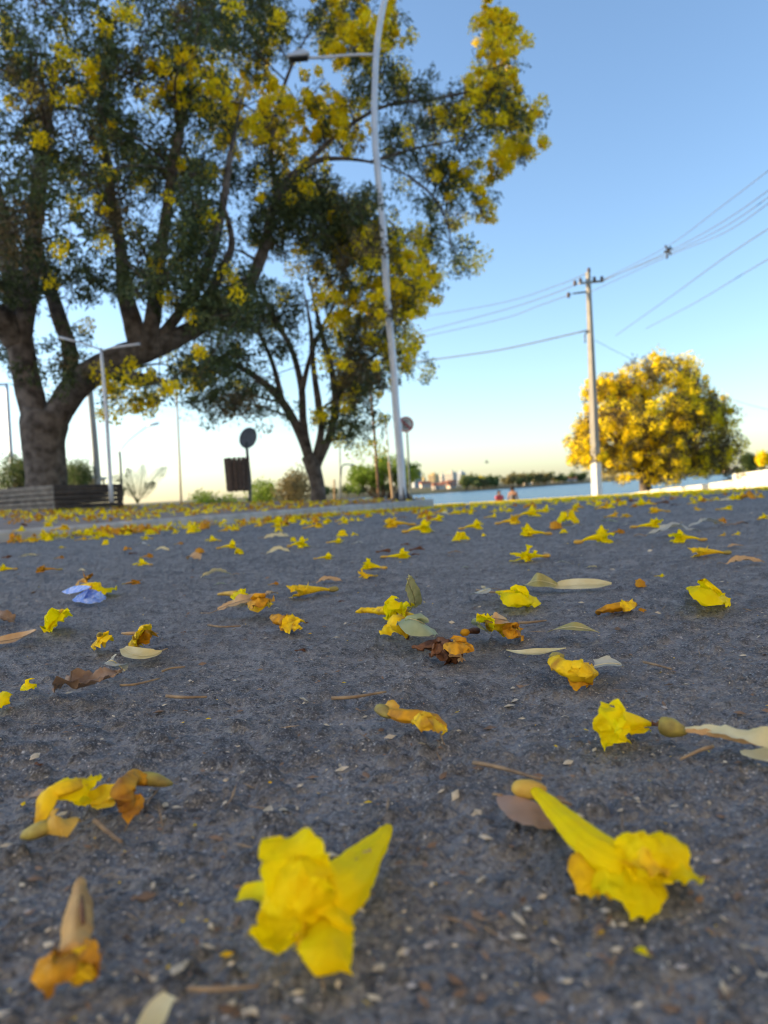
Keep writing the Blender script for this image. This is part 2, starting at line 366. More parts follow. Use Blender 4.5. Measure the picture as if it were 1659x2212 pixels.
# far shore as a sheet that runs out to the horizon
SH = [(-900, 260), (-420, 330), (-60, 480), (0, 500), (62, 560), (210, 775), (400, 900), (500, 900), (900, 600)]
M_SHORE = mat('far_shore_land', (.16, .13, .07), .95, (.07, .09, .03), .05)
rows = []
for k, (off, z) in enumerate([(-6, -.5), (0, .25), (10, .9), (60, 3), (300, 6), (1200, 9), (3500, 4)]):
    rows.append([(x * (1 + off / math.hypot(x, y)), y * (1 + off / math.hypot(x, y)), LAKE + z) for x, y in cr(SH, 60)])
V = np.array(rows); n, m_ = V.shape[:2]; i = np.arange(n - 1)[:, None] * m_ + np.arange(m_ - 1)[None]
o = part('far_shore', V, np.stack([i, i + 1, i + m_ + 1, i + m_], -1).reshape(-1, 4), M_SHORE); tag(o, 'low far shore across the lake', kind='structure')
def shoreY(px):
    """distance of the far shore in the direction of photo column px"""
    k = (px - CX) / FPX; S = cr(SH, 200); q = S[:, 0] / S[:, 1]; o_ = np.argsort(q)
    return float(np.interp(k, q[o_], S[o_, 1]))

# ------------------------------------------------------------------ foliage
M_BARK = mat('bark', (.18, .15, .13), .95, (.06, .048, .04), 6, 1, 16)
M_TWB = mat('twig_bark', (.075, .058, .045), .95)
M_LEAF = mat('leaf_dark', (.075, .1, .034), .55, None, transl=.25, island=.5)
M_LEAFB = mat('leaf_brownish', (.13, .1, .045), .6, None, transl=.2, island=.5)
M_BLOOM = mat('blossom', (.95, .75, .006), .6, None, transl=.35, island=.15)
M_LEAFY = mat('leaf_bright', (.2, .3, .03), .55, None, transl=.35, island=.4)
M_LEAFM = mat('leaf_mid', (.09, .13, .035), .6, None, transl=.3, island=.45)
M_DRY = mat('leaf_dry', (.3, .24, .1), .7, None, transl=.3, island=.4)
def leaf_cloud(C, ln, wd, droop=.35, seed=0):
    g = np.random.default_rng(seed); n = len(C)
    d = g.normal(size=(n, 3)); d[:, 2] -= droop; d = unit(d); s = unit(np.cross(d, g.normal(size=(n, 3)))); u = np.cross(s, d)
    l = ln * g.uniform(.6, 1.25, n)[:, None]; w = wd * g.uniform(.7, 1.2, n)[:, None]
    V = np.stack([C, C + d * l * .5 + s * w * .5 + u * w * .18, C + d * l - u * l * .08, C + d * l * .5 - s * w * .5 + u * w * .18], 1).reshape(-1, 3)
    i = np.arange(n)[:, None] * 4; return V, np.concatenate([i, i + 1, i + 2, i + 3], 1)
def ball(g, n, rad, p=.45): return unit(g.normal(size=(n, 3))) * (g.uniform(size=(n, 1)) ** p) * rad
def tree(name, label, basept, Y0, limbs, regions, leaf=(.11, .036), per=330, crad=(.34, .62), depth=2.6, bloom=.055, m_leaf=None, m_leaf2=None, seed=1, twr=.02, group=None, brown=0.12, fl=90):
    g = np.random.default_rng(seed)
    root = thing(name, basept, label, 'tree', group)
    skel, skr = [], []
    for k, lim in enumerate(limbs):
        C = [P(q[0], q[1], Y0 + q[2]) for q in lim]; r = [size_at(q[3], Y0) / 2 for q in lim]
        if k == 0: C[0] = np.array(basept, float); C[0][2] -= .1
        n = len(C) * 5; Cs = cr(C, n); rs = np.interp(np.linspace(0, 1, n), np.linspace(0, 1, len(r)), r)
        if k > 0: rs = rs * np.interp(np.linspace(0, 1, n), [0, .75, 1], [1, 1, .15])
        Cs = Cs + np.stack([vnoise(Cs * 1.3 + 9 * q, 40 + q) for q in range(3)], 1) * (rs * .12)[:, None] * (np.linspace(0, 1, n)[:, None] > .02)
        V, F = sweep(Cs, rs, 12, N=(0, 1, .2)); V = V + (vnoise(V * 3, 7) * .035 + vnoise(V * (14, 14, 4), 8) * .05)[:, None] * unit(V - np.repeat(Cs, 12, 0)) * np.repeat(rs, 12)[:, None]
        part('trunk' if k == 0 else 'limb', V, F, M_BARK, root)
        skel.append(Cs); skr.append(rs)
    S = np.concatenate(skel); SR = np.concatenate(skr)
    lc, lb, bl, tw = [], [], [], []
    for (px, py, rx, ry, n, fp) in regions:
        for _ in range(n):
            a = g.uniform(0, 6.283); q = math.sqrt(g.uniform()); y = Y0 + g.normal() * depth * .5 + (2.3 + abs(g.normal()) * .5 if Y0 < 14 and px > 500 else 0) - (.9 if Y0 < 14 and px < 420 and py > 380 else 0)
            if Y0 < 14 and px + rx > 560: y = max(y, 14.2)
            x_, y_ = px + math.cos(a) * q * rx, py + math.sin(a) * q * ry
            c = P(x_, y_, y); rad = g.uniform(*crad) * (1.0 if fp < .7 else .68)
            # twig from the nearest older wood, arching
            cost = np.linalg.norm(S - c, axis=1) + np.maximum(0, S[:, 2] - c[2] + .2) * 1.5; j = int(np.argmin(cost)); p0 = S[j]
            mid = (p0 + c) / 2 + (g.normal() * .15, g.normal() * .15, .18); tw.append(sweep(cr([p0, mid, c], 7), np.linspace(min(SR[j] * .55, twr * 1.6), twr * .35, 7), 5))
            mm = cr([p0, mid, c], 5)[1:]; S = np.vstack([S, mm]); SR = np.concatenate([SR, np.full(4, twr * .8)])
            for _k in range(4):
                e_ = c + ball(g, 1, rad * .95, .2)[0]; tw.append(sweep(np.array([c, (c + e_) / 2 + ball(g, 1, .06)[0], e_]), [twr * .3, twr * .22, twr * .1], 4))
            nl = int(per * (rad / .5) ** 2 * g.uniform(.55, 1.25) * (1 - .6 * fp))
            # leaves gather in small tufts within the clump
            tc_ = ball(g, max(4, nl // 14), rad, .4) * (1, 1, .8); pos = c + tc_[g.integers(0, len(tc_), nl)] + ball(g, nl, leaf[0] * 1.25)
            (lb if g.uniform() < brown else lc).append(pos)
            nb = g.poisson((fp * .55 if fp < .37 else fp) * 8.5 * (rad / .45) * (.6 if Y0 < 14 and px < 420 else 1))
            for _b in range(nb):
                cc = c + ball(g, 1, rad * 1.1, .15)[0] * (1, 1, .85) + (0, -rad * .35, 0); rb = g.uniform(.09, .2) * rad / .42
                bl.append(cc + ball(g, int(fl * g.uniform(.5, 1.2)), rb, .4))
    V, F = join(tw); part('twigs', V, F, M_TWB, root, kind='stuff')
    V, F = leaf_cloud(np.concatenate(lc), leaf[0], leaf[1], .45, seed); part('foliage', V, F, m_leaf or M_LEAF, root, smooth=False, kind='stuff')
    if lb: V, F = leaf_cloud(np.concatenate(lb), leaf[0], leaf[1], .45, seed + 1); part('foliage', V, F, m_leaf2 or M_LEAFB, root, smooth=False, kind='stuff', label='brownish older foliage')
    if bl: V, F = leaf_cloud(np.concatenate(bl), bloom * 1.1, bloom, 0, seed + 2); part('blossoms', V, F, M_BLOOM, root, smooth=False, kind='stuff', label='bright yellow blossom clusters')
    return root
T1 = P(94, 1060, 13.2); T1[2] = float(sw(T1[0], T1[1]))
tree('flowering_tree', 'huge old flowering tree with forked grey trunk rising from wooden planter', T1, 13.2, [
    [(98, 1045, 0, 84), (97, 1000, 0, 84), (97, 955, 0, 90), (98, 918, 0, 101), (100, 886, 0, 92)],
    [(97, 985, 0, 40), (90, 940, 0, 56), (77, 892, 0, 58), (61, 835, 0, 56), (46, 745, .1, 54), (32, 650, .2, 44), (18, 560, .3, 36), (0, 450, .4, 34), (-30, 300, .6, 22), (-60, 120, .8, 12)],
    [(40, 740, .1, 56), (0, 690, -.3, 60), (-90, 650, -.8, 50), (-220, 540, -1.4, 36), (-340, 400, -2, 20)],
    [(42, 760, .1, 45), (62, 640, -.2, 38), (72, 500, -.5, 32), (85, 380, -.8, 24), (110, 220, -1, 15), (130, 60, -1, 8)],
    [(98, 985, 0, 40), (108, 940, 0, 56), (127, 892, 0, 60), (158, 843, 0, 60), (200, 806, 0, 60), (260, 776, .2, 60), (330, 752, .4, 52), (400, 722, .6, 43), (480, 672, .9, 35), (540, 610, 1.2, 32), (575, 520, 1.5, 26), (600, 425, 1.7, 22), (650, 365, 1.8, 19), (710, 343, 1.9, 15), (800, 350, 2, 11), (880, 378, 2, 7), (980, 400, 2, 4)],
    [(150, 850, .1, 36), (152, 760, .4, 32), (130, 690, .6, 34), (105, 610, .8, 28), (80, 520, 1, 22), (95, 400, 1.2, 15), (60, 250, 1.3, 9)],
    [(305, 765, .3, 50), (285, 690, .3, 42), (268, 620, .3, 34), (262, 540, .2, 26), (240, 430, 0, 24), (225, 300, .2, 16), (205, 150, .3, 9)],
    [(318, 755, .3, 40), (335, 660, .2, 34), (345, 560, 0, 28), (362, 440, -.3, 22), (380, 320, -.8, 20), (410, 180, -.9, 13), (430, 20, -1, 8)],
    [(335, 745, .4, 28), (400, 660, .3, 22), (450, 570, -.2, 22), (480, 450, 0, 18), (500, 320, .2, 13), (530, 180, .4, 8)],
    [(420, 705, .6, 28), (470, 600, .2, 20), (500, 520, 0, 14), (470, 400, -.4, 9)],
    [(600, 425, 1.7, 16), (585, 330, 1.8, 13), (600, 230, 1.9, 10), (640, 120, 2, 7), (700, 20, 2, 4)],
    [(650, 365, 1.8, 12), (730, 290, 2, 10), (830, 230, 2.1, 8), (960, 210, 2.1, 6), (1040, 180, 2.1, 5), (1070, 90, 2.1, 3)],
    [(800, 350, 2, 8), (900, 320, 2, 6), (1000, 300, 2, 4), (1090, 280, 2, 3)],
    [(880, 378, 2, 6), (940, 430, 2, 5), (970, 500, 2, 4), (975, 570, 2, 3)],
    [(235, 800, .1, 40), (295, 818, 0, 30), (362, 822, -.1, 20)],
], [
    (100, 90, 190, 130, 40, .14), (330, 70, 170, 110, 34, .22), (560, 50, 150, 90, 40, .3), (770, 55, 95, 85, 36, .7),
    (100, 290, 190, 110, 30, .16), (330, 270, 150, 110, 22, .3), (580, 235, 150, 80, 36, .85), (700, 285, 70, 55, 12, .9),
    (800, 190, 80, 80, 12, .3), (930, 270, 110, 85, 24, .12), (1070, 70, 36, 48, 9, 1.0), (1085, 150, 48, 50, 10, .75),
    (1060, 250, 85, 65, 18, .45), (1120, 262, 26, 40, 6, 1.0), (1100, 340, 45, 40, 8, .9), (960, 410, 80, 50, 13, .2), (1035, 440, 30, 35, 5, .9),
    (960, 510, 50, 65, 10, .35), (60, 440, 110, 80, 14, .06), (310, 420, 150, 90, 20, .14), (500, 400, 110, 80, 14, .16),
    (420, 190, 60, 60, 8, .8), (200, 215, 40, 30, 4, 1.0), (330, 630, 100, 45, 7, .2), (40, 610, 50, 50, 6, .05), (150, 770, 20, 60, 4, .05),
    (320, 838, 70, 20, 4, .5), (430, 790, 40, 30, 5, .3), (490, 640, 70, 55, 9, .08), (440, 540, 90, 60, 10, .15), (190, 500, 50, 60, 4, .3),
    (-220, 180, 200, 260, 34, .15), (400, -160, 480, 110, 50, .3), (180, 620, 90, 60, 7, .12), (60, 540, 80, 60, 9, .05), (330, 540, 120, 60, 14, .12), (440, 660, 60, 50, 8, .1), (30, 770, 26, 50, 4, .03), (560, 330, 90, 60, 10, .4), (650, 420, 70, 40, 9, .3), (250, 360, 120, 60, 10, .15)], seed=3, per=340, crad=(.28, .55))
T2 = P(687, 1083, 16.0); T2[2] = float(sw(T2[0], T2[1]))
tree('flowering_tree', 'mid sized flowering tree with slender many-forked trunk beside the bin', T2, 16.0, [
    [(689, 1083, 0, 36), (686, 1050, 0, 31), (678, 1010, 0, 33), (668, 985, 0, 32)],
    [(676, 1010, 0, 20), (645, 930, 0, 20), (610, 868, -.2, 18), (560, 820, -.4, 15), (500, 785, -.6, 11), (430, 765, -.9, 9), (390, 755, -1, 5)],
    [(672, 1000, 0, 18), (656, 920, .1, 17), (652, 840, .2, 15), (632, 760, .3, 12), (600, 700, .4, 12), (568, 640, .5, 9), (550, 560, .6, 5)],
    [(680, 1000, 0, 18), (694, 930, -.1, 14), (688, 870, -.3, 15), (678, 800, -.4, 12), (670, 700, -.5, 9), (650, 600, -.6, 6)],
    [(684, 1010, 0, 18), (712, 940, .1, 17), (724, 870, .2, 15), (716, 800, .3, 13), (700, 740, .3, 13), (680, 660, .3, 9), (660, 560, .3, 6)],
    [(716, 930, .1, 16), (740, 830, .4, 13), (760, 740, .6, 11), (790, 650, .8, 8), (830, 590, 1, 5)],
    [(652, 850, .2, 13), (668, 780, 0, 10), (690, 720, -.2, 8), (730, 640, -.3, 6), (760, 540, -.3, 4)],
    [(610, 868, -.2, 14), (590, 790, -.4, 10), (560, 720, -.6, 8), (520, 650, -.8, 5)],
    [(730, 860, .3, 11), (770, 800, .3, 8), (820, 760, .3, 6), (870, 700, .3, 4)],
    [(712, 952, 0, 6), (742, 948, -.2, 5), (765, 962, -.4, 3)],
], [
    (690, 490, 140, 80, 52, .07), (740, 555, 85, 70, 18, .35), (850, 600, 65, 65, 16, .75), (780, 660, 95, 55, 22, .8), (905, 650, 45, 50, 9, .75),
    (560, 640, 85, 60, 9, .04), (640, 710, 75, 55, 8, .08), (500, 735, 65, 45, 8, .04), (470, 850, 50, 40, 8, .04), (745, 760, 65, 55, 12, .35),
    (790, 830, 60, 45, 14, .12), (560, 850, 60, 35, 6, .04), (730, 905, 60, 30, 6, .3), (862, 750, 35, 50, 7, .4), (420, 790, 40, 30, 5, .1), (700, 440, 90, 30, 12, .2), (830, 530, 35, 30, 6, .6)],
    seed=5, per=330, depth=2.6)
T3 = P(1395, 1058, 33.0)
tree('flowering_tree', 'round dense flowering tree behind the concrete pole and white wall', T3, 33.0, [
    [(1395, 1058, 0, 26), (1394, 1040, 0, 24), (1396, 1020, 0, 26)],
    [(1390, 1030, 0, 16), (1365, 990, 0, 13), (1330, 950, -.3, 9), (1290, 920, -.5, 5)],
    [(1398, 1030, 0, 16), (1410, 980, 0, 13), (1415, 920, 0, 10), (1400, 850, 0, 6)],
    [(1400, 1032, 0, 14), (1440, 990, .2, 11), (1490, 950, .3, 8), (1540, 910, .4, 5)],
], [
    (1415, 875, 100, 72, 56, .42), (1330, 955, 75, 65, 36, .55), (1258, 965, 26, 30, 9, .6), (1490, 950, 80, 70, 44, .34), (1410, 1000, 125, 32, 30, .42), (1500, 870, 55, 45, 18, .4),
    (1545, 895, 30, 30, 8, .3), (1320, 850, 40, 30, 12, .6), (1560, 1000, 25, 20, 5, .2), (1430, 800, 60, 14, 10, .4)],
    seed=9, per=210, crad=(.5, .8), depth=3.6, leaf=(.15, .055), bloom=.085, brown=.4, twr=.03, fl=60, m_leaf=mat('leaf_olive_crown', (.15, .13, .035), .6, None, transl=.25, island=.45), m_leaf2=M_LEAFB)

def bush(name, label, px, py_base, Y, blobs, m, leaf=(.1, .04), per=160, seed=2, crad=(.25, .45), group=None, cat='shrub', stem=True):
    g = np.random.default_rng(seed); b0 = P(px, py_base, Y); root = thing(name, b0, label, cat, group); pos, tw = [], []
    for (x_, y_, rx, ry, n) in blobs:
        for _ in range(n):
            a = g.uniform(0, 6.283); q = math.sqrt(g.uniform()); c = P(x_ + math.cos(a) * q * rx, y_ + math.sin(a) * q * ry, Y + g.normal() * .5)
            rad = g.uniform(*crad); nl = int(per * (rad / .35) ** 2); pos.append(c + ball(g, nl, rad, .45))
            tw.append(sweep(cr([b0 + ball(g, 1, .12)[0] * (1, 1, .2), (b0 + c) / 2 + ball(g, 1, .2)[0], c], 6), np.linspace(.03, .008, 6), 5))
    V, F = join(tw); part('stems', V, F, M_TWB, root, kind='stuff')
    V, F = leaf_cloud(np.concatenate(pos), *leaf, .1, seed); part('foliage', V, F, m, root, smooth=False, kind='stuff')
    return root
bush('dry_shrub', 'dry straw coloured shrub left of the slender tree trunk', 625, 1092, 20, [(625, 1060, 35, 22, 12), (648, 1045, 14, 18, 5)], M_DRY, seed=21)
bush('low_shrub', 'yellow green shrub just right of the bin post', 568, 1092, 20.5, [(570, 1068, 28, 14, 10)], M_LEAFY, seed=22)
bush('low_shrub', 'low green shrub between the palm plant and the bin', 445, 1098, 21, [(445, 1083, 18, 8, 6), (480, 1090, 30, 4, 5)], M_LEAFY, seed=23)
bush('leafy_shrub', 'loose leafy shrub at the left edge behind the planter', 35, 1062, 22, [(40, 1015, 30, 26, 14), (70, 1035, 22, 14, 8), (10, 1040, 20, 18, 6)], M_LEAFM, seed=24)
bush('leafy_shrub', 'round olive shrub behind the planter right of the big trunk', 160, 1060, 30, [(160, 1030, 28, 18, 18)], M_LEAFM, seed=25, crad=(.35, .6))
bush('small_tree', 'small bright green sunlit tree behind the lamp post by the lake', 826, 1098, 38, [(800, 1025, 36, 18, 16), (845, 1025, 40, 20, 18), (890, 1018, 18, 16, 7), (770, 1033, 18, 14, 6), (840, 1000, 22, 10, 6)], M_LEAFY, leaf=(.16, .07), per=120, seed=26, crad=(.3, .52), cat='tree')

# young palm by the planter
pb = P(297, 1087, 15); root = thing('palm_plant', pb, 'young feathery palm standing right of the dark planter side', 'plant')
for k, (tx, ty, bx, by) in enumerate([(360, 1010, 335, 1030), (308, 1004, 305, 1040), (274, 1012, 285, 1035), (243, 1030, 270, 1040), (262, 1062, 275, 1055), (330, 1040, 318, 1055)]):
    C = cr([pb, P(bx, by, 15), P(tx, ty, 15 + (k % 3 - 1) * .25)], 24); it = [sweep(C, np.linspace(.014, .004, 24), 5)]
    for j in range(4, 24):
        for s in (-1, 1):
            d = unit(C[min(j + 1, 23)] - C[j - 1]); sd_ = unit(np.cross(d, (0, 1, 0))) * s
            L_ = .15 * math.sin(math.pi * (j / 24) ** .8) + .04; tip = C[j] + (d * .7 + sd_ * .75) * L_ + np.array((0, (random.random() - .5) * .1, -.02))
            it.append(ribbon(np.array([C[j], (C[j] + tip) / 2, tip]), [.003, .0055, .001], (0, 1, .3), .1, nu=4, nv=3))
    V, F = join(it); part('frond', V, F, M_LEAF, root)

# ------------------------------------------------------------------ planter
M_WOODG = mat('pale_boards', (.3, .27, .23), .85, (.17, .15, .13), 8, .4, 60)  # paler boards for the left face, darker ones for the right
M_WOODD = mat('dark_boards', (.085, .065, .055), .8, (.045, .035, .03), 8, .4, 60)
pc = np.array([-5.5, 12.0]); rd = np.array([.4226, .9063]); ld = np.array([-.9063, .4226]); LR, LL, PH = 1.56, 2.7, .42
zc = float(sw(*pc))
root = thing('wooden_planter', (pc[0] + .3, pc[1] + 1, zc), 'square wooden planter of horizontal boards round the big trunk', 'planter')
for k in range(5):
    h = PH / 5 - .012; z = zc + .012 + (k + .5) * PH / 5
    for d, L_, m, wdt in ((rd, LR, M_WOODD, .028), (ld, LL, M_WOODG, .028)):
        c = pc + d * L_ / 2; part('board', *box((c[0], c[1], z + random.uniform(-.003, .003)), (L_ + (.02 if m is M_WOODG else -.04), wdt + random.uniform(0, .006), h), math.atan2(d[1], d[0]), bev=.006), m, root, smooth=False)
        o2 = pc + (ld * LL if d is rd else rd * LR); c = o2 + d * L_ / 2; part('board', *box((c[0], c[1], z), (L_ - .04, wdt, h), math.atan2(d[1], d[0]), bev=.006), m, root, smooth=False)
for q in (pc + rd * .05 + ld * .05, pc + rd * (LR - .05) + ld * .05, pc + ld * (LL - .05) + rd * .05, pc + rd * (LR - .05) + ld * (LL - .05)):
    part('corner_post', *box((q[0], q[1], zc + PH / 2 - .02), (.06, .06, PH), math.atan2(rd[1], rd[0])), M_WOODD, root, smooth=False)
q4 = [pc + rd * .03 + ld * .03, pc + rd * (LR - .03) + ld * .03, pc + rd * (LR - .03) + ld * (LL - .03), pc + rd * .03 + ld * (LL - .03)]
part('soil', [(a[0], a[1], zc + PH - .07) for a in q4], [[0, 1, 2, 3]], M_EARTH, root, smooth=False)

# ------------------------------------------------------------------ bin with round plate
M_DARKM = mat('dark_metal', (.05, .05, .055), .6)
M_BINW = mat('bin_slats', (.12, .078, .06), .7, (.06, .042, .035), 30, .3, 80)
M_STEEL = mat('dark_steel', (.1, .12, .13), .5, metal=.4)
M_PLATE = mat('plate_grey', (.2, .22, .27), .55, (.16, .18, .22), 12)
YB = 14.5; b0 = P(540, 1084, YB); root = thing('litter_bin', b0, 'dark slatted litter bin on a post with round plate above', 'bin')
tp = P(533, 965, YB); part('post', *line([b0, P(540, 1040, YB), P(536, 1000, YB), P(532, 955, YB)], .032, 10), M_STEEL, root)
bc0, bc1 = P(515, 1061, YB - .24), P(511, 989, YB - .24); rbin = .205
for k in range(16):
    a = 2 * math.pi * k / 16; o_ = np.array([math.cos(a), math.sin(a), 0]) * (rbin + (.012 if k % 2 else -.004))
    e_ = np.array([-math.sin(a), math.cos(a), 0]) * (.030 if k % 2 else .037); i_ = o_ / rbin * .008; off = np.array([0, 0, random.uniform(-.015, .015)])
    q = [bc0 + o_ + e_ + off, bc0 + o_ - e_ + off, bc1 + o_ * 1.12 - e_, bc1 + o_ * 1.12 + e_]; V = np.array([v - i_ for v in q] + [v + i_ for v in q])
    part('slat', V, [[0, 1, 2, 3], [7, 6, 5, 4], [0, 4, 5, 1], [1, 5, 6, 2], [2, 6, 7, 3], [3, 7, 4, 0]], M_BINW, root, smooth=False)
part('dark_core', *line([bc0 + (0, 0, .03), bc1 - (0, 0, .05)], [rbin * .93, rbin * 1.04], 20, n=4), M_DARKM, root)  # dark cylinder added inside to put shade behind the slat gaps
for t_ in (.12, .88):
    c = bc0 + (bc1 - bc0) * t_; a = np.linspace(0, 2 * math.pi, 33); rr_ = rbin * (1 + .12 * t_) - .012
    part('hoop', *sweep(np.stack([c[0] + rr_ * np.cos(a), c[1] + rr_ * np.sin(a), np.full(33, c[2])], 1), .01, 6), M_STEEL, root)
part('bracket', *line([bc1 + (0, rbin, -.2), P(539, 1005, YB)], .016), M_STEEL, root)
pc_ = P(536, 946, YB); ax = unit(np.array([.72, -.6, -.34])); a = np.linspace(0, 2 * math.pi, 32, endpoint=False)
s1 = unit(np.cross(ax, (.25, 0, 1))); s2 = np.cross(ax, s1); tilt = R(8)
ring = lambda r_, d_: np.array([pc_ + ax * d_ + (s1 * math.cos(q) + s2 * math.sin(q)) * r_ for q in a])
V = np.concatenate([ring(.215, -.012), ring(.22, 0), ring(.215, .012)]); F = [[i, (i + 1) % 32, 32 + (i + 1) % 32, 32 + i] for i in range(32)] + [[32 + i, 32 + (i + 1) % 32, 64 + (i + 1) % 32, 64 + i] for i in range(32)] + [list(range(31, -1, -1)), list(range(64, 96))]
part('round_plate', V, F, M_PLATE, root, smooth=False)

# ------------------------------------------------------------------ big lamp post
M_POLE = mat('galvanised_pole', (.6, .62, .66), .45, (.5, .53, .58), 3, metal=.25)
M_LENS = mat('lamp_glass', (.3, .32, .28), .2)
YL = 12.9; LB = P(870, 1081, YL); LB[2] = float(sw(LB[0], LB[1]))
root = thing('street_lamp', LB, 'tall pale curved lamp post at the end of the kerb', 'street lamp')
pp = [(870, 1081, 17), (865, 990, 17), (855, 876, 16), (849, 778, 15.5), (837, 648, 15.5), (829, 508, 15), (818, 390, 14.5), (811, 312, 14.5), (809, 234, 14), (813, 117, 13.5), (820, 58, 13), (831, 0, 13), (850, -70, 12), (880, -150, 11)]
C = [LB] + [P(a_, b_, YL) for a_, b_, _ in pp[1:]]
part('pole', *line(C, [size_at(q[2], YL) / 2 for q in pp], 16, n=70, N=(0, 1, 0)), M_POLE, root)
part('arm', *line([P(812, 118, YL), P(760, 119, YL), P(700, 124, YL), P(665, 125, YL)], .026, 10), M_POLE, root)
V, F = join([box(np.zeros(3), (.40, .17, .075), bev=.02), box((.03, 0, .06), (.22, .12, .05), bev=.015)])
hc = P(645, 121, YL); ca, sa = math.cos(-.08), math.sin(-.08); V = np.stack([V[:, 0] * ca + V[:, 2] * sa, V[:, 1], -V[:, 0] * sa + V[:, 2] * ca], 1) + hc
hd = part('lamp_head', V, F, M_POLE, root, smooth=False)
part('lens', *box(hc + (0, 0, -.05), (.33, .15, .03), bev=.008), M_DARKM, hd, smooth=False)
part('photocell', *line([hc + (0, 0, .06), hc + (0, 0, .14)], [.035, .028], 12, n=4), M_LENS, hd)
part('arm', *line([P(880, -150, YL), P(950, -190, YL), P(1040, -205, YL)], .03, 10), M_POLE, root)
part('base_plate', *box(LB + (0, 0, .012), (.34, .34, .024), .3), M_DARKM, root, smooth=False)
for k in range(4):
    a = .3 + math.pi / 4 + k * math.pi / 2; q = LB + np.array([math.cos(a), math.sin(a), 0]) * .19
    part('bolt', *line([q + (0, 0, .0), q + (0, 0, .075)], .014, 8), M_DARKM, root)
    d = np.array([math.cos(a - .785), math.sin(a - .785), 0]); z_ = np.array((0, 0, 1.)); sd_ = np.cross(d, z_) * .008
    tri = [LB + d * .06 + z_ * .024, LB + d * .16 + z_ * .024, LB + d * .06 + z_ * .26]; V = np.array([v + sd_ for v in tri] + [v - sd_ for v in tri])
    part('gusset', V, [[0, 1, 2], [5, 4, 3], [0, 3, 4, 1], [1, 4, 5, 2], [2, 5, 3, 0]], M_DARKM, root, smooth=False)

# ------------------------------------------------------------------ no parking sign
M_WHITE = mat('white_paint', (.72, .73, .72), .6, (.62, .62, .6), 8)
M_RED = mat('sign_red', (.5, .03, .03), .5); M_BLACK = mat('sign_black', (.025, .027, .03), .5); M_POSTG = mat('post_green_grey', (.16, .2, .19), .6)
YS = 20.0; s0 = P(887, 1081, YS); root = thing('parking_sign', s0, 'round no parking sign on thin post just behind the lamp post', 'sign')
part('post', *line([s0, P(882, 990, YS), P(877.5, 905, YS)], .026, 8), M_POSTG, root)
dc = P(876.5, 917, YS) + (0, -.05, 0); rad = size_at(16.8, YS)
def disc(rad_, y_, th, hole=0.0):
    a = np.linspace(0, 2 * math.pi, 40, endpoint=False); o_ = np.stack([rad_ * np.cos(a), 0 * a, rad_ * np.sin(a)], 1)
    f_, b_ = o_ + (0, y_, 0), o_ + (0, y_ + th, 0)
    if hole:
        i_ = o_ * hole / rad_; V = np.concatenate([f_, b_, i_ + (0, y_, 0)]); F = [[i, 80 + i, 80 + (i + 1) % 40, (i + 1) % 40] for i in range(40)] + [[i, (i + 1) % 40, 40 + (i + 1) % 40, 40 + i] for i in range(40)]
    else: V = np.concatenate([f_, b_]); F = [list(range(39, -1, -1)), list(range(40, 80))] + [[i, (i + 1) % 40, 40 + (i + 1) % 40, 40 + i] for i in range(40)]
    return V + dc, F
pl = part('plate', *disc(rad, 0, .012), M_WHITE, root, smooth=False)
part('red_ring', *disc(rad * 1.0, -.006, .004, rad * .84), M_RED, pl, smooth=False)
sc_ = rad * .095
part('letter', *join([box(dc + (x_ * sc_, -.005, z_ * sc_), (w_ * sc_, .004, h_ * sc_)) for x_, z_, w_, h_ in ((-2.6, 0, 1.6, 10), (.7, 4.2, 5, 1.6), (.4, 0, 4.4, 1.6), (.7, -4.2, 5, 1.6))]), M_BLACK, pl, smooth=False)
V, F = box((0, 0, 0), (rad * 1.72, .004, rad * .17)); ca = math.cos(R(45)); V = np.stack([(V[:, 0] + V[:, 2]) * ca, V[:, 1], (-V[:, 0] + V[:, 2]) * ca], 1) + dc + (0, -.011, 0); part('slash', V, F, M_RED, pl, smooth=False)

# ------------------------------------------------------------------ thin poles and far lamps
M_RUST = mat('rusty_pole', (.3, .16, .07), .7, (.16, .1, .06), 4); M_TANP = mat('tan_post', (.5, .33, .18), .7); M_CONC = mat('concrete', (.36, .34, .3), .85, (.28, .27, .24), 2, .2, 20)
def pole(name, label, pts, w, Y, m, cat='pole', extra=(), group=None):
    C = [P(a_, b_, Y) for a_, b_ in pts]; root = thing(name, C[0], label, cat, group)
    part('shaft', *line(C, [size_at(q, Y) / 2 for q in w], 10), m, root)
    for nm, ps, w_, mm in extra: part(nm, *line([P(a_, b_, Y) for a_, b_ in ps], size_at(w_, Y) / 2, 8), mm, root)
    return root
pole('street_lamp', 'thin twin armed street lamp in front of the forked trunk', [(241, 1085), (230, 900), (218, 752)], [9, 8, 6.5], 11.2, M_POLE, 'street lamp', [('arm', [(218, 756), (190, 745), (160, 735)], 3.5, M_POLE), ('lamp_head', [(165, 738), (128, 728)], 6, M_POLE), ('arm', [(218, 758), (245, 750)], 3.5, M_POLE), ('lamp_head', [(243, 751), (302, 743)], 6, M_POLE)])
pole('concrete_pole', 'pale concrete pole standing behind the planter', [(214, 1080), (205, 960), (196, 860), (192, 815)], [15, 13, 12, 11], 30, M_CONC)
pole('street_lamp', 'small street lamp with slanting arm above the young palm', [(264, 1080), (260, 1000), (258, 975)], [6, 5, 5], 36, M_STEEL, 'street lamp', [('arm', [(258, 976), (280, 950), (322, 918)], 2.5, M_POLE), ('lamp_head', [(318, 920), (343, 914)], 5, M_POLE)])
pole('thin_pole', 'very thin tan pole between the palm plant and the bin', [(392, 1095), (388, 1000), (380, 820)], [5, 4, 3], 30, M_TANP)
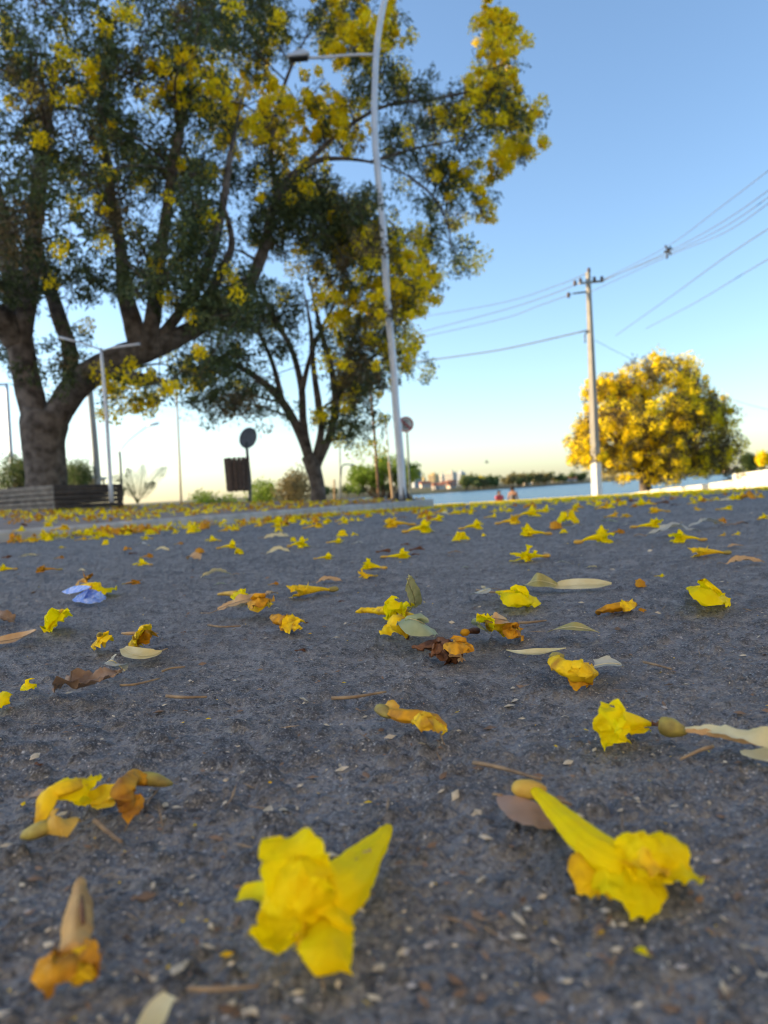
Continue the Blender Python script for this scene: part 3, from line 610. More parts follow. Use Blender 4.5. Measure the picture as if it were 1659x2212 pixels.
pole('street_lamp', 'grey lamp pole at the far left edge', [(30, 1080), (22, 950), (14, 828)], [9, 8, 7], 24, M_POLE, 'street lamp', [('arm', [(14, 830), (-20, 832), (-40, 836)], 5, M_POLE)])
pole('thin_pole', 'tall thin pale pole right of the slender tree trunk', [(737, 1090), (735, 1030), (734, 962)], [4, 3, 3], 40, M_CONC, 'pole')
pole('street_lamp', 'tiny far street lamp with a square arm by the lake', [(733, 1090), (736, 1030), (741, 1005), (764, 1004)], [3, 3, 3, 3], 44, M_STEEL, 'street lamp', [('lamp_head', [(760, 1004), (767, 1008)], 5, M_STEEL)])
pole('thin_pole', 'short tan stake right of the slender tree trunk', [(723, 1090), (722, 1036)], [4, 4], 40, M_TANP)
pole('rusty_pole', 'slender rusty leaning pole left of the lamp post', [(819, 1090), (812, 980), (803, 870), (792, 780)], [7, 6, 5.5, 5], 19, M_RUST)
pole('two_tone_pole', 'two tone pole, tan below and thin pale above, beside lamp post', [(850, 1090), (845, 1040), (840, 998)], [6.5, 6, 5], 22, M_TANP, 'pole', [('upper_tube', [(840.5, 1000), (837, 950), (834, 915)], 3, M_WHITE)])

# ------------------------------------------------------------------ concrete utility pole and wires
YU = 28.6; u0 = P(1290, 1077, YU); u1 = P(1270, 588, YU); root = thing('utility_pole', u0, 'tall concrete utility pole with white painted foot', 'utility pole')
def prism(a_, b_, wa, wb, rz):
    def ringp(c, w):
        k = w / 2; q = np.array([(-k, -k * .8), (k, -k * .8), (k, k * .8), (-k, k * .8)]); ca_, sa_ = math.cos(rz), math.sin(rz)
        return [c + np.array((x_ * ca_ - y_ * sa_, x_ * sa_ + y_ * ca_, 0)) for x_, y_ in q]
    return np.array(ringp(a_, wa) + ringp(b_, wb)), [[3, 2, 1, 0], [4, 5, 6, 7], [0, 1, 5, 4], [1, 2, 6, 5], [2, 3, 7, 6], [3, 0, 4, 7]]
mid_ = u0 + (u1 - u0) * .16; RZ = R(38)
part('painted_foot', *prism(u0 - (0, 0, .15), mid_, .345, .325, RZ), M_WHITE, root, smooth=False)
part('shaft', *prism(mid_, u1, .31, .15, RZ), M_CONC, root, smooth=False)
M_INS = mat('insulator', (.12, .09, .08), .3)
xa = P(1251, 612, YU - .25), P(1303, 607, YU + .3); part('crossarm', *line(xa, .05, 6), M_CONC, root, smooth=False)
xb = P(1238, 634, YU), P(1272, 630, YU); part('crossarm', *line(xb, .035, 6), M_STEEL, root)
for k, (a_, b_) in enumerate([(1242, 612), (1254, 607), (1284, 604), (1300, 603), (1272, 585), (1228, 638)]):
    c = P(a_, b_, YU); part('insulator', *line([c - (0, 0, .1), c - (0, 0, .04), c, c + (0, 0, .06), c + (0, 0, .12)], [.03, .08, .05, .08, .03], 10, n=12), M_INS, root)
part('transformer_bracket', *line([P(1274, 715, YU - .2), P(1264, 722, YU - .2), P(1264, 740, YU - .2)], .03), M_STEEL, root)
M_WIRE = mat('wire', (.11, .13, .16), .8)
def wire(label, pts, w=1.6):
    C = [P(a_, b_, y_) for a_, b_, y_ in pts]; V, F = sweep(cr(C, 30), [size_at(w * .6, q[2]) / 2 for q in [pts[0]]][0], 5)
    single('power_line', V, F, M_WIRE, label, 'power line', 'overhead wires')
wire('upper left wire running to the top of the concrete pole', [(880, 690, 40), (1080, 655, 34), (1200, 618, 30.5), (1269, 590, YU)], 2)
wire('dark left wire running to the insulator of the concrete pole', [(880, 725, 40), (1080, 672, 34), (1180, 640, 31), (1251, 612, YU)], 2.4)
wire('third left wire running to the lower crossarm of the pole', [(880, 735, 40), (1080, 690, 34), (1160, 662, 31), (1236, 635, YU)], 2.2)
wire('lowest thick cable sagging left from the middle of the pole', [(880, 784, 40), (1000, 768, 36), (1100, 752, 33), (1268, 714, YU)], 4)
wire('highest wire rising right to the upper right edge', [(1303, 604, YU), (1440, 533, 24), (1560, 445, 20), (1700, 338, 16)], 1.8)
wire('second wire of the bundle rising right through the spacer', [(1303, 607, YU), (1440, 545, 24), (1560, 480, 20), (1700, 383, 16)], 2)
wire('third wire of the bundle rising right through the spacer', [(1296, 608, YU), (1444, 548, 24), (1565, 490, 20), (1700, 398, 16)], 2)
wire('fourth wire of the bundle rising right below the spacer', [(1272, 632, YU), (1446, 552, 24), (1570, 500, 20), (1700, 410, 16)], 2)
wire('faint wire crossing the open sky right of the pole', [(1330, 725, 44), (1450, 640, 34), (1560, 560, 26), (1700, 468, 20)], 2)
wire('lower faint wire crossing the open sky toward the right edge', [(1395, 710, 44), (1500, 655, 36), (1600, 595, 28), (1700, 536, 22)], 2)
wire('thin stay wire from the pole down behind the round tree', [(1285, 735, YU), (1365, 776, 32), (1480, 826, 36), (1590, 866, 38), (1700, 895, 40)], 1.6)
c = P(1443, 540, 24); V, F = join([line([c + (-.09, 0, .16), c, c + (.1, 0, -.15)], .03, 6), line([c + (.1, 0, .1), c, c + (-.05, 0, -.28)], .03, 6), line([c + (-.13, 0, -.06), c + (.15, 0, .03)], .035, 6)])
single('cable_spacer', V, F, M_DARKM, 'dark spacer clamp hanging on the wire bundle', 'cable spacer')

# ------------------------------------------------------------------ white ramp wall on the right
M_WALL = mat('whitewash', (.8, .78, .7), .8, (.66, .63, .55), 1.5, .2, 15)
def wall_seg(root, a_, b_, nm='wall_segment'):
    (xa_, ta, ya), (xb_, tb, yb) = a_, b_; A, B = P(xa_, ta, ya), P(xb_, tb, yb)
    dxy = unit((B - A)[:2]); nn = np.array([-dxy[1], dxy[0]]) * .2; V = []
    for q in (A, B):
        for s in (0, 1):
            zb = float(base(q[0], q[1])) - max(0, q[1] - 29) * .1 - .3
            V += [(q[0] + nn[0] * s, q[1] + nn[1] * s, zb), (q[0] + nn[0] * s, q[1] + nn[1] * s, q[2])]
    part(nm, V, [[0, 4, 5, 1], [2, 3, 7, 6], [1, 5, 7, 3], [0, 1, 3, 2], [4, 6, 7, 5]], M_WALL, root, smooth=False)
root = thing('ramp_wall', P(1500, 1060, 28), 'low white sunlit wall sloping down toward the round tree', 'wall')
wall_seg(root, (1318, 1073, 34), (1401, 1059.5, 31.5)); wall_seg(root, (1404, 1058.5, 31.4), (1520, 1046, 28)); wall_seg(root, (1521, 1045.6, 27.98), (1606, 1034, 25.6)); wall_seg(root, (1608, 1029, 25.5), (1760, 1008, 22.5))
root = thing('boundary_wall', P(1640, 1030, 60), 'distant pale wall along the water at the right edge', 'wall')
A, B = P(1585, 1024, 75), P(1760, 1002, 62); V = [A - (0, 0, 1.2), B - (0, 0, 1.2), B, A]; V = np.array(V + [v + (0, .3, 0) for v in V]); part('wall_segment', V, [[0, 1, 2, 3], [7, 6, 5, 4], [3, 2, 6, 7], [0, 3, 7, 4], [1, 5, 6, 2]], M_WALL, root, smooth=False)
bush('yellow_shrub', 'small yellow flowering tree at the right edge beyond the wall', 1650, 1012, 90, [(1650, 992, 14, 9, 10)], M_BLOOM, leaf=(.25, .14), per=80, crad=(.5, .9), seed=31, cat='tree')
bush('green_tree', 'dark green round tree beyond the wall near the right edge', 1622, 1016, 110, [(1620, 1000, 16, 9, 12)], M_LEAFM, leaf=(.3, .14), per=80, crad=(.7, 1.2), seed=32, cat='tree')

# small shelter with sloping roof behind the planter
root = thing('lakeside_shelter', P(165, 1062, 34), 'little shelter with a sunlit sloping roof behind the planter', 'shelter')
A, B = P(140, 1047, 34), P(187, 1028, 34); V = np.array([A, B, B + (0, 2.5, 0), A + (0, 2.5, 0)]); V = np.concatenate([V, V - (0, 0, .1)]); part('roof', V, [[0, 1, 2, 3], [7, 6, 5, 4], [0, 4, 5, 1], [1, 5, 6, 2], [2, 6, 7, 3], [3, 7, 4, 0]], M_WALL, root, smooth=False)
for q in (A + (.1, .1, -.1), B + (-.1, .1, -.1), A + (.1, 2.3, -.1), B + (-.1, 2.3, -.1)): part('post', *line([q, q * (1, 1, 0) + (0, 0, float(base(q[0], q[1])) - .4)], .05, 8), M_STEEL, root)

# ------------------------------------------------------------------ far shore: towers, houses, trees
M_TY = mat('tower_yellow', (.66, .47, .22), .8); M_TW = mat('tower_cream', (.66, .6, .5), .8); M_TB = mat('tower_bluegrey', (.42, .46, .5), .8); M_WIN = mat('far_window', (.12, .14, .17), .4)
def tower(label, px0, px1, top, Y, m, rz=.5, bot=1056):
    a_, b_ = P(px0, bot, Y), P(px1, bot, Y); tz = P((px0 + px1) / 2, top, Y)[2]; b0_ = LAKE + 1; w = (b_ - a_)[0]; c = (a_ + b_) / 2; s = w / (abs(math.cos(rz)) + abs(math.sin(rz)))
    root = thing('apartment_tower', (c[0], c[1], b0_), label, 'building', 'towers across the lake')
    part('wall', *box((c[0], c[1], (tz + b0_) / 2), (s, s, tz - b0_), rz), m, root, smooth=False)
    part('roof_parapet', *box((c[0], c[1], tz + .4), (s * 1.02, s * 1.02, .8), rz), m, root, smooth=False)
    part('lift_house', *box((c[0], c[1], tz + 1.9), (s * .4, s * .4, 2.2), rz), m, root, smooth=False)
    d = np.array([math.cos(rz), math.sin(rz), 0]); nrm = np.array([math.sin(rz), -math.cos(rz), 0]); cc = np.array([c[0], c[1], 0.])
    me = None; nfl = max(4, int((tz - b0_) / 3.2))
    for fl_ in range(nfl):
        for col_ in range(3):
            for (dd, nn_) in ((d, nrm), (-nrm, -d)):
                p_ = cc + nn_ * (s / 2 + .06) + dd * ((col_ - 1) * s * .3) + (0, 0, b0_ + 2.2 + fl_ * (tz - b0_ - 2) / nfl)
                if me is None or me[1] is not nn_:
                    pass
                V, F = box(p_, (s * .17, .16, 1.5), math.atan2(dd[1], dd[0])); part('window', V, F, M_WIN, root, smooth=False)
    return root
tower('yellow apartment tower, leftmost lit one across the lake', 926, 950, 1026, 900, M_TY, 1.05)
tower('lower tan tower touching the yellow tower on its right', 948, 962, 1027, 930, M_TW, .9)
tower('cream apartment tower between the tan and the blue grey towers', 962, 989, 1021, 950, M_TW, .95)
tower('blue grey tower at the right end of the tower group', 988, 1007, 1021, 980, M_TB, .8)
tower('pale grey slab tower half hidden behind the green lakeside tree', 890, 912, 1018, 800, M_TB, .3)
tower('tall tower whose top shows above the green lakeside tree', 812, 832, 992, 900, M_TW, .6)
tower('small tan block just right of the grey slab tower', 911, 921, 1034, 860, M_TY, .8)
LMK = [(90, 'the planter'), (290, 'the young palm'), (520, 'the litter bin'), (687, 'the slender tree trunk'), (868, 'the lamp post'), (1090, 'the two people'), (1285, 'the concrete pole'), (1405, 'the round tree'), (1570, 'the white wall')]
def near_(X, Y): return min(LMK, key=lambda l: abs(l[0] - (CX + FPX * X / Y)))[1]
M_HW = mat('house_wall', (.55, .45, .36), .85, (.6, .55, .48), .02); M_HR = mat('roof_tile', (.36, .14, .08), .85)
g = np.random.default_rng(44); proto = None
def house_proto():
    V, F = box((0, 0, 1.5), (8, 6, 3)); w = (V, F)
    Vr = np.array([(-4.4, -3.4, 2.9), (4.4, -3.4, 2.9), (4.4, 3.4, 2.9), (-4.4, 3.4, 2.9), (-4.4, 0, 4.9), (4.4, 0, 4.9)]); Fr = [[0, 1, 5, 4], [2, 3, 4, 5], [0, 4, 3], [1, 2, 5], [3, 2, 1, 0]]
    return mesh('wall', *w, M_HW, False), mesh('roof', Vr, Fr, M_HR, False), mesh('window', *box((0, 0, 0), (1.2, .1, 1.1)), M_WIN, False), mesh('door', *box((0, 0, 0), (1, .1, 2)), M_WIN, False)
HM = house_proto()
for k in range(30):
    px = g.uniform(905, 1250) if k < 26 else g.uniform(1560, 1660); Y = shoreY(px) + g.uniform(15, 110); q = P(px, 1050, Y)
    r_ = thing('lake_house', (q[0], Y, LAKE + 1.0 + (Y - shoreY(px)) * .045), 'small red roofed house on the far shore beyond ' + near_(q[0], Y), 'house', 'houses on the far shore'); r_.rotation_euler.z = g.uniform(-.6, .6); s = g.uniform(.7, 1.15); r_.scale = (s, s, s)
    for nm, me, lc_ in (('wall', HM[0], (0, 0, 0)), ('roof', HM[1], (0, 0, 0)), ('window', HM[2], (-2.3, -3.03, 1.6)), ('window', HM[2], (2.3, -3.03, 1.6)), ('door', HM[3], (0, -3.03, 1))):
        c_ = bpy.data.objects.new(nm, me); COL.objects.link(c_); c_.parent = r_; c_.location = lc_
def ftree_proto(seed, m):
    g_ = np.random.default_rng(seed); pos = []
    for _ in range(9): c = ball(g_, 1, 2.6)[0] * (1, 1, .7) + (0, 0, 4.6); pos.append(c + ball(g_, 46, 1.7, .35))
    return mesh('crown', *leaf_cloud(np.concatenate(pos), 1.1, .8, 0, seed), m, False), mesh('trunk', *line([(0, 0, -1), (.1, 0, 2), (0, .1, 4.5)], [.3, .22, .12], 6), M_TWB)
M_FG = mat('far_green', (.13, .17, .055), .7, None, transl=.2, island=.35); M_FO = mat('far_olive', (.2, .18, .07), .7, None, transl=.2, island=.35)
FT = [ftree_proto(60, M_FG), ftree_proto(61, M_FO), ftree_proto(62, M_BLOOM), ftree_proto(63, M_LEAFM)]
kinds = ['mid green', 'olive brown', 'yellow flowering', 'mid green']
for k in range(78):
    px = g.uniform(1000, 1262) if k < 44 else (g.uniform(690, 900) if k < 66 else g.uniform(1480, 1660)); Y = shoreY(px) + g.uniform(4, 45); q = P(px, 1050, Y); kd = 2 if g.uniform() < .1 else int(g.integers(0, 2))
    r_ = thing('shore_tree', (q[0], Y, LAKE + .9 + (Y - shoreY(px)) * .035), kinds[kd] + ' tree on the far shore beyond ' + near_(q[0], Y), 'tree', kinds[kd] + ' trees on the far shore'); s = g.uniform(.55, 1.0) * (1.75 if 1000 < px < 1262 else 1.3); r_.scale = (s * 1.15, s * 1.15, s); r_.rotation_euler.z = g.uniform(0, 6)
    for nm, me in zip(('crown', 'trunk'), FT[kd]):
        c_ = bpy.data.objects.new(nm, me); COL.objects.link(c_); c_.parent = r_

# unseen block added on the left to cast shade over road and big trees
M_BL = mat('shade_block_wall', (.6, .55, .48), .85, (.52, .47, .4), .4)
root = thing('shade_block', (-64, 19, 0), 'unseen tall block added at left to shade road and big trees', 'building')
part('wall', *box((-64, 19, 13.0), (10, 20, 28.5)), M_BL, root, smooth=False); part('roof', *box((-64, 19, 27.5), (10.6, 20.6, .5)), M_CONC, root, smooth=False)
wm = mesh('window', *box((0, 0, 0), (.12, 1.6, 1.5)), M_WIN, False)
for fl_ in range(8):
    for k in range(5):
        w_ = bpy.data.objects.new('window', wm); COL.objects.link(w_); w_.parent = root; w_.location = (5.0, -7.6 + k * 3.8, 2 + fl_ * 3.2)

HA = math.atan2(.6, .8); hn = np.array([-.6, .8]); hc_ = np.array([0.0, -7.2]); hb = hc_ - hn * 4  # unseen house added behind the camera; its pale wall bounces sun onto the flowers
root = thing('bounce_house', (hb[0], hb[1], 0), 'unseen pale house added behind the camera to bounce sunlight', 'building'); root.rotation_euler.z = HA
for nm, bx_, m_h in (('wall', box((0, 0, 5), (22, 8, 10.4)), mat('bounce_wall', (.82, .76, .66), .85, (.74, .68, .58), .6)), ('roof', box((0, 0, 10.4), (22.8, 8.8, .4)), M_HR)):
    o_ = bpy.data.objects.new(nm, mesh(nm, *bx_, m_h, False)); COL.objects.link(o_); o_.parent = root
wm2 = mesh('window', *box((0, 0, 0), (1.2, .12, 1.3)), M_WIN, False)
for fl_ in range(3):
    for k in range(4):
        w_ = bpy.data.objects.new('window', wm2); COL.objects.link(w_); w_.parent = root; w_.location = (-8 + k * 5.3, 4.0, 1.9 + fl_ * 3.2)

# ------------------------------------------------------------------ people on the beach and a bird
M_SKIN = mat('skin', (.36, .19, .12), .6); M_HAIR = mat('hair', (.03, .02, .015), .7); M_PINK = mat('pink_shirt', (.75, .12, .14), .8); M_SHORT = mat('dark_shorts', (.05, .05, .06), .8); M_BAG = mat('grey_vest', (.2, .18, .17), .8)
def skin(name, pts, edges, rad, m, parent, sub=2):
    me = bpy.data.meshes.new(name); me.from_pydata([tuple(p_) for p_ in pts], edges, []); me.materials.append(m)
    o_ = bpy.data.objects.new(name, me); COL.objects.link(o_); o_.parent = parent
    md = o_.modifiers.new('skin', 'SKIN'); md.use_smooth_shade = True
    for v, r_ in zip(me.skin_vertices[0].data, rad): v.radius = (r_, r_) if not isinstance(r_, tuple) else r_
    me.skin_vertices[0].data[0].use_root = True
    s_ = o_.modifiers.new('sub', 'SUBSURF'); s_.levels = s_.render_levels = sub; return o_
def person(label, px, head_y, Y, shirt, hgt, ang, vest=False):
    top = P(px, head_y, Y); s = hgt / 1.75; fz = top[2] - hgt
    r_ = thing('person', (top[0], top[1], fz), label, 'person'); r_.rotation_euler.z = ang; r_.scale = (s, s, s)
    b = [(0, 0, .95), (0, 0, 1.15), (0, 0, 1.38), (0, 0, 1.5), (0, -.01, 1.6), (0, -.015, 1.7),
         (.19, 0, 1.42), (.26, .02, 1.15), (.24, -.1, .92), (-.19, 0, 1.42), (-.26, .02, 1.15), (-.24, -.08, .92),
         (.1, 0, .88), (.11, -.05, .5), (.11, .04, .08), (.12, -.1, .03), (-.1, 0, .88), (-.11, .06, .5), (-.11, .12, .1), (-.12, 0, .03), (0, -.11, 1.61),
         (.25, -.14, .84), (.225, -.16, .86), (-.25, -.12, .84), (-.225, -.14, .86)]
    ed = [(0, 1), (1, 2), (2, 3), (3, 4), (4, 5), (2, 6), (6, 7), (7, 8), (2, 9), (9, 10), (10, 11), (0, 12), (12, 13), (13, 14), (14, 15), (0, 16), (16, 17), (17, 18), (18, 19), (4, 20), (8, 21), (8, 22), (11, 23), (11, 24)]
    ra = [(.16, .11), (.14, .1), (.17, .11), .055, .09, .075, .06, .045, .035, .06, .045, .035, .085, .06, .042, .035, .085, .06, .042, .035, .022, .018, .015, .018, .015]
    skin('body', b, ed, ra, M_SKIN, r_)
    skin('hair', [(0, .02, 1.64), (0, .01, 1.7), (0, .05, 1.6)], [(0, 1), (0, 2)], [.098, .085, .06], M_HAIR, r_)
    if shirt: skin('shirt', [(0, 0, .98), (0, 0, 1.16), (0, 0, 1.38), (0, 0, 1.45), (.2, 0, 1.41), (.25, .01, 1.25), (-.2, 0, 1.41), (-.25, .01, 1.25)], [(0, 1), (1, 2), (2, 3), (2, 4), (4, 5), (2, 6), (6, 7)], [(.175, .13), (.16, .12), (.185, .13), .08, .075, .065, .075, .065], shirt, r_)
    skin('shorts', [(0, 0, .96), (0, 0, .88), (.1, 0, .84), (.11, -.04, .58), (-.1, 0, .84), (-.11, .05, .58)], [(0, 1), (1, 2), (2, 3), (1, 4), (4, 5)], [(.175, .13), (.16, .12), .1, .08, .1, .08], M_SHORT, r_)
    if vest: skin('bag', [(0, .14, 1.05), (0, .15, 1.35)], [(0, 1)], [(.13, .08), (.12, .07)], M_BAG, r_)
person('person in a pink shirt standing on the lakeside beach', 1078, 1060, 40, M_PINK, 1.6, .3)
person('bare shouldered taller person with a dark bag beside the pink shirt', 1107, 1051, 39, None, 1.78, 2.6, True)
bp_ = P(1051, 999, 60); root = thing('bird', bp_, 'tiny dark bird flying above the lake', 'bird')
part('body', *line([bp_ + (-.16, 0, 0), bp_ + (-.05, 0, .01), bp_ + (.1, 0, .0), bp_ + (.2, 0, .02)], [.01, .05, .045, .012], 8, n=14), M_DARKM, root)
for s in (-1, 1): part('wing', *ribbon(np.array([bp_, bp_ + (.0, s * .2 - .02, .14), bp_ + (-.12 + (s > 0) * .3, s * .4, .2)]), [.06, .05, .005], (1, 0, .3), .1, nu=8, nv=5), M_DARKM, root)
# ------------------------------------------------------------------ things lying on the asphalt, near ones
KS = [1.0]
def rb(ctrl, m=None, N=(0, 0, 1), **k):
    """ribbon whose centre line is given as photo point + height above the road + half width in metres"""
    C = np.array([H(a_, b_, z_) for a_, b_, z_, _ in ctrl]); V, F = ribbon(C, [q[3] * KS[0] for q in ctrl], N, **k); return rest(V), F
def tb(ctrl, seg=14, n=22, flat=.75, ridge=.06, nr=5, crum=0, seed=0, N=(0, 0, 1)):
    C = cr(np.array([H(a_, b_, z_) for a_, b_, z_, _ in ctrl]), n); r_ = cr(np.array([[q[3]] for q in ctrl]), n)[:, 0] * KS[0]
    V, F = sweep(C, np.maximum(r_, 4e-4), seg, flat, N, ridge, nr)
    if crum: V = V + np.stack([vnoise(V * 260 + 31 * q, seed + q) for q in range(3)], 1) * crum
    return rest(V), F
def litter(name, label, cat, parts_, at_, group=None):
    root = thing(name, H(*at_), label, cat, group)
    for q in parts_: part(q[0], q[1][0], q[1][1], q[2], root, label=q[3] if len(q) > 3 else None)
    return root
NC = (0, -.75, .65)
KS[0] = 1.28
# 1: large fresh flower in the foreground
litter('fallen_flower', 'large fresh open yellow trumpet flower nearest the camera, mouth toward it', 'flower', [
    ('tube', tb([(836, 1790, .004, .0016), (822, 1812, .006, .0026), (792, 1848, .008, .0042), (757, 1892, .011, .0058), (725, 1925, .013, .0070), (690, 1945, .014, .0066)], 36, 34, .85, .07, 9, .0004), M_PETAL),
    ('petal', rb([(672, 1925, .017, .0062), (645, 1885, .023, .0074), (630, 1850, .027, .0072), (621, 1826, .0285, .0066), (618, 1809, .029, .005)], None, (.1, -.8, .6), rnd=True, cup=.3, ruf=.0011, seed=3, nu=30, nv=17, nf=170), M_PETAL),
    ('petal', rb([(722, 1950, .014, .0052), (690, 1915, .021, .0058), (645, 1905, .0245, .0064), (598, 1908, .023, .006), (566, 1915, .0185, .0045)], None, (0, -.72, .7), rnd=True, cup=-.35, ruf=.0026, seed=5, nu=34, nv=19, nf=210), M_PETAL),
    ('petal', rb([(712, 1962, .014, .004), (680, 1950, .019, .0046), (640, 1940, .021, .0046), (600, 1940, .018, .004), (572, 1948, .014, .003)], None, (0, -.9, .4), rnd=True, cup=-.2, ruf=.0024, seed=25, nu=28, nv=13, nf=200), M_PETAL),
    ('petal', rb([(615, 1950, .013, .003), (572, 1936, .0125, .0026), (540, 1932, .010, .0024), (514, 1938, .008, .0012)], None, (0, -.4, 1), rnd=True, cup=.6, ruf=.0006, seed=6, nv=11), M_PETAL),
    ('petal', rb([(655, 1960, .012, .0052), (628, 1992, .009, .0058), (612, 2022, .006, .0064), (604, 2046, .0055, .0062), (600, 2062, .0055, .005)], None, (0, -.25, 1), rnd=True, cup=.7, ruf=.0014, seed=7, nu=30, nv=17, nf=200), M_PETAL),
    ('petal', rb([(715, 1958, .013, .0046), (716, 2000, .0125, .0056), (706, 2045, .0115, .0062), (692, 2082, .009, .0055), (684, 2110, .006, .004)], None, (.2, -.55, .8), rnd=True, cup=-.7, ruf=.001, seed=8, nu=30, nv=17, nf=170), M_PETAL),
    ('petal', rb([(738, 1948, .014, .0042), (732, 1978, .0145, .0046), (724, 2000, .0125, .004), (706, 2010, .010, .002)], None, (.3, -.8, .5), rnd=True, cup=-.5, ruf=.0012, seed=9, nv=13, nf=200), M_PETAL),
    ('throat', rb([(725, 1945, .010, .005), (690, 1975, .008, .0064), (655, 1995, .006, .006), (632, 2010, .004, .003)], None, NC, rnd=True, cup=.5, ruf=.001, seed=10, nv=13), M_PETAL2),
    ('brown_streak', tb([(800, 1832, .0125, .0006), (785, 1850, .0145, .0012), (768, 1864, .0165, .0008)], 6, 8), M_TAN),
    ('stamen_base', tb([(838, 1787, .004, .001), (834, 1795, .004, .0018), (828, 1804, .0045, .0022)], 10, 8), M_CALYXY)], (690, 1960))
KS[0] = .9
# 2: second fresh flower, right
litter('fallen_flower', 'long fresh yellow flower with crumpled mouth pointing right, lying over pinkish leaf', 'flower', [
    ('calyx', tb([(1117, 1702, .005, .002), (1124, 1703, .006, .0044), (1148, 1706, .0062, .0048), (1168, 1709, .006, .0036), (1174, 1711, .006, .002)], 14, 18, .9, .03), M_CALYXY),
    ('tube', tb([(1158, 1708, .007, .0026), (1190, 1740, .009, .0042), (1235, 1785, .0105, .0060), (1280, 1825, .0105, .0074), (1320, 1852, .0095, .0082), (1345, 1866, .008, .007)], 36, 34, .6, .08, 9, .0004), M_PETAL),
    ('petal', rb([(1300, 1850, .009, .006), (1285, 1880, .006, .0085), (1295, 1905, .003, .0095), (1318, 1928, .002, .006), (1322, 1934, .002, .001)], None, (0, -.3, 1), rnd=True, cup=.2, ruf=.0026, crum=.0009, seed=11, nu=26, nv=15, nf=190), M_PETAL2),
    ('petal', rb([(1320, 1855, .010, .009), (1350, 1880, .009, .0115), (1395, 1905, .007, .0115), (1428, 1925, .004, .007), (1438, 1932, .003, .001)], None, (0, -.4, 1), rnd=True, cup=-.25, ruf=.0026, crum=.0009, seed=12, nu=28, nv=17, nf=190), M_PETAL),
    ('petal', rb([(1335, 1850, .011, .008), (1380, 1845, .014, .009), (1425, 1840, .015, .008), (1465, 1842, .012, .0075), (1496, 1850, .009, .001)], None, NC, rnd=True, cup=-.3, ruf=.0026, crum=.0009, seed=13, nu=28, nv=17, nf=190), M_PETAL),
    ('petal', rb([(1340, 1862, .011, .008), (1390, 1868, .009, .0085), (1440, 1872, .009, .0085), (1480, 1872, .008, .006), (1492, 1874, .006, .001)], None, (0, -.5, .9), rnd=True, cup=.3, ruf=.0024, crum=.001, seed=14, nu=28, nv=17, nf=200), M_PETAL),
    ('petal', rb([(1345, 1862, .010, .003), (1385, 1866, .0125, .0032), (1415, 1870, .012, .0036), (1440, 1876, .010, .002)], None, (0, -.3, 1), rnd=True, cup=.4, ruf=.002, crum=.0009, seed=15, nv=13, nf=220), M_PETAL2)], (1320, 1850))
KS[0] = 1.0
V, F = rb([(1080, 1714, .004, .0006), (1096, 1728, .0035, .0052), (1130, 1752, .003, .0088), (1165, 1772, .003, .0088), (1192, 1785, .003, .005), (1200, 1790, .003, .0008)], None, (.1, -.1, 1), cup=.12, ruf=.0004, nu=22, nv=11)
litter('fallen_leaf', 'smooth pinkish brown leaf under the long yellow flower', 'leaf', [('blade', (V, F), M_LPINK), ('stalk', tb([(1064, 1715, .004, .0007), (1085, 1717, .004, .0008)], 6, 4), M_TWIG)], (1140, 1755))
KS[0] = 0.72
# 3: dried flower standing toward the camera at lower left
litter('dried_flower', 'dried tan trumpet flower at lower left with crumpled mouth toward camera', 'flower', [
    ('calyx', tb([(173, 1897, .004, .001), (173, 1908, .006, .0028), (172, 1928, .006, .0032)], 10, 10), M_TAN),
    ('tube', tb([(173, 1922, .007, .0028), (172, 1955, .008, .0048), (168, 1995, .0085, .0056), (163, 2035, .0085, .0052), (158, 2062, .008, .0054)], 16, 26, .8, .12, 4, .0004), M_TAN),
    ('slit', tb([(176, 1935, .0105, .0005), (178, 1965, .0125, .0011), (180, 1995, .0125, .0008)], 6, 10), M_BROWN),
    ('petal', rb([(160, 2055, .009, .005), (125, 2075, .011, .0075), (92, 2098, .008, .007), (66, 2110, .004, .001)], None, NC, rnd=True, cup=-.4, ruf=.0026, crum=.0014, seed=21, nu=26, nv=15, nf=190), M_ORANGE),
    ('petal', rb([(160, 2058, .009, .006), (150, 2085, .009, .0085), (140, 2108, .006, .0075), (135, 2122, .004, .001)], None, NC, rnd=True, cup=-.3, ruf=.0026, crum=.0014, seed=22, nu=26, nv=15, nf=190), M_PETAL2),
    ('petal', rb([(160, 2055, .01, .005), (182, 2065, .01, .006), (194, 2085, .006, .005), (178, 2108, .004, .001)], None, NC, rnd=True, cup=-.3, ruf=.0024, crum=.0013, seed=23, nu=22, nv=13, nf=190), M_ORANGE)], (160, 2070))
KS[0] = 0.8
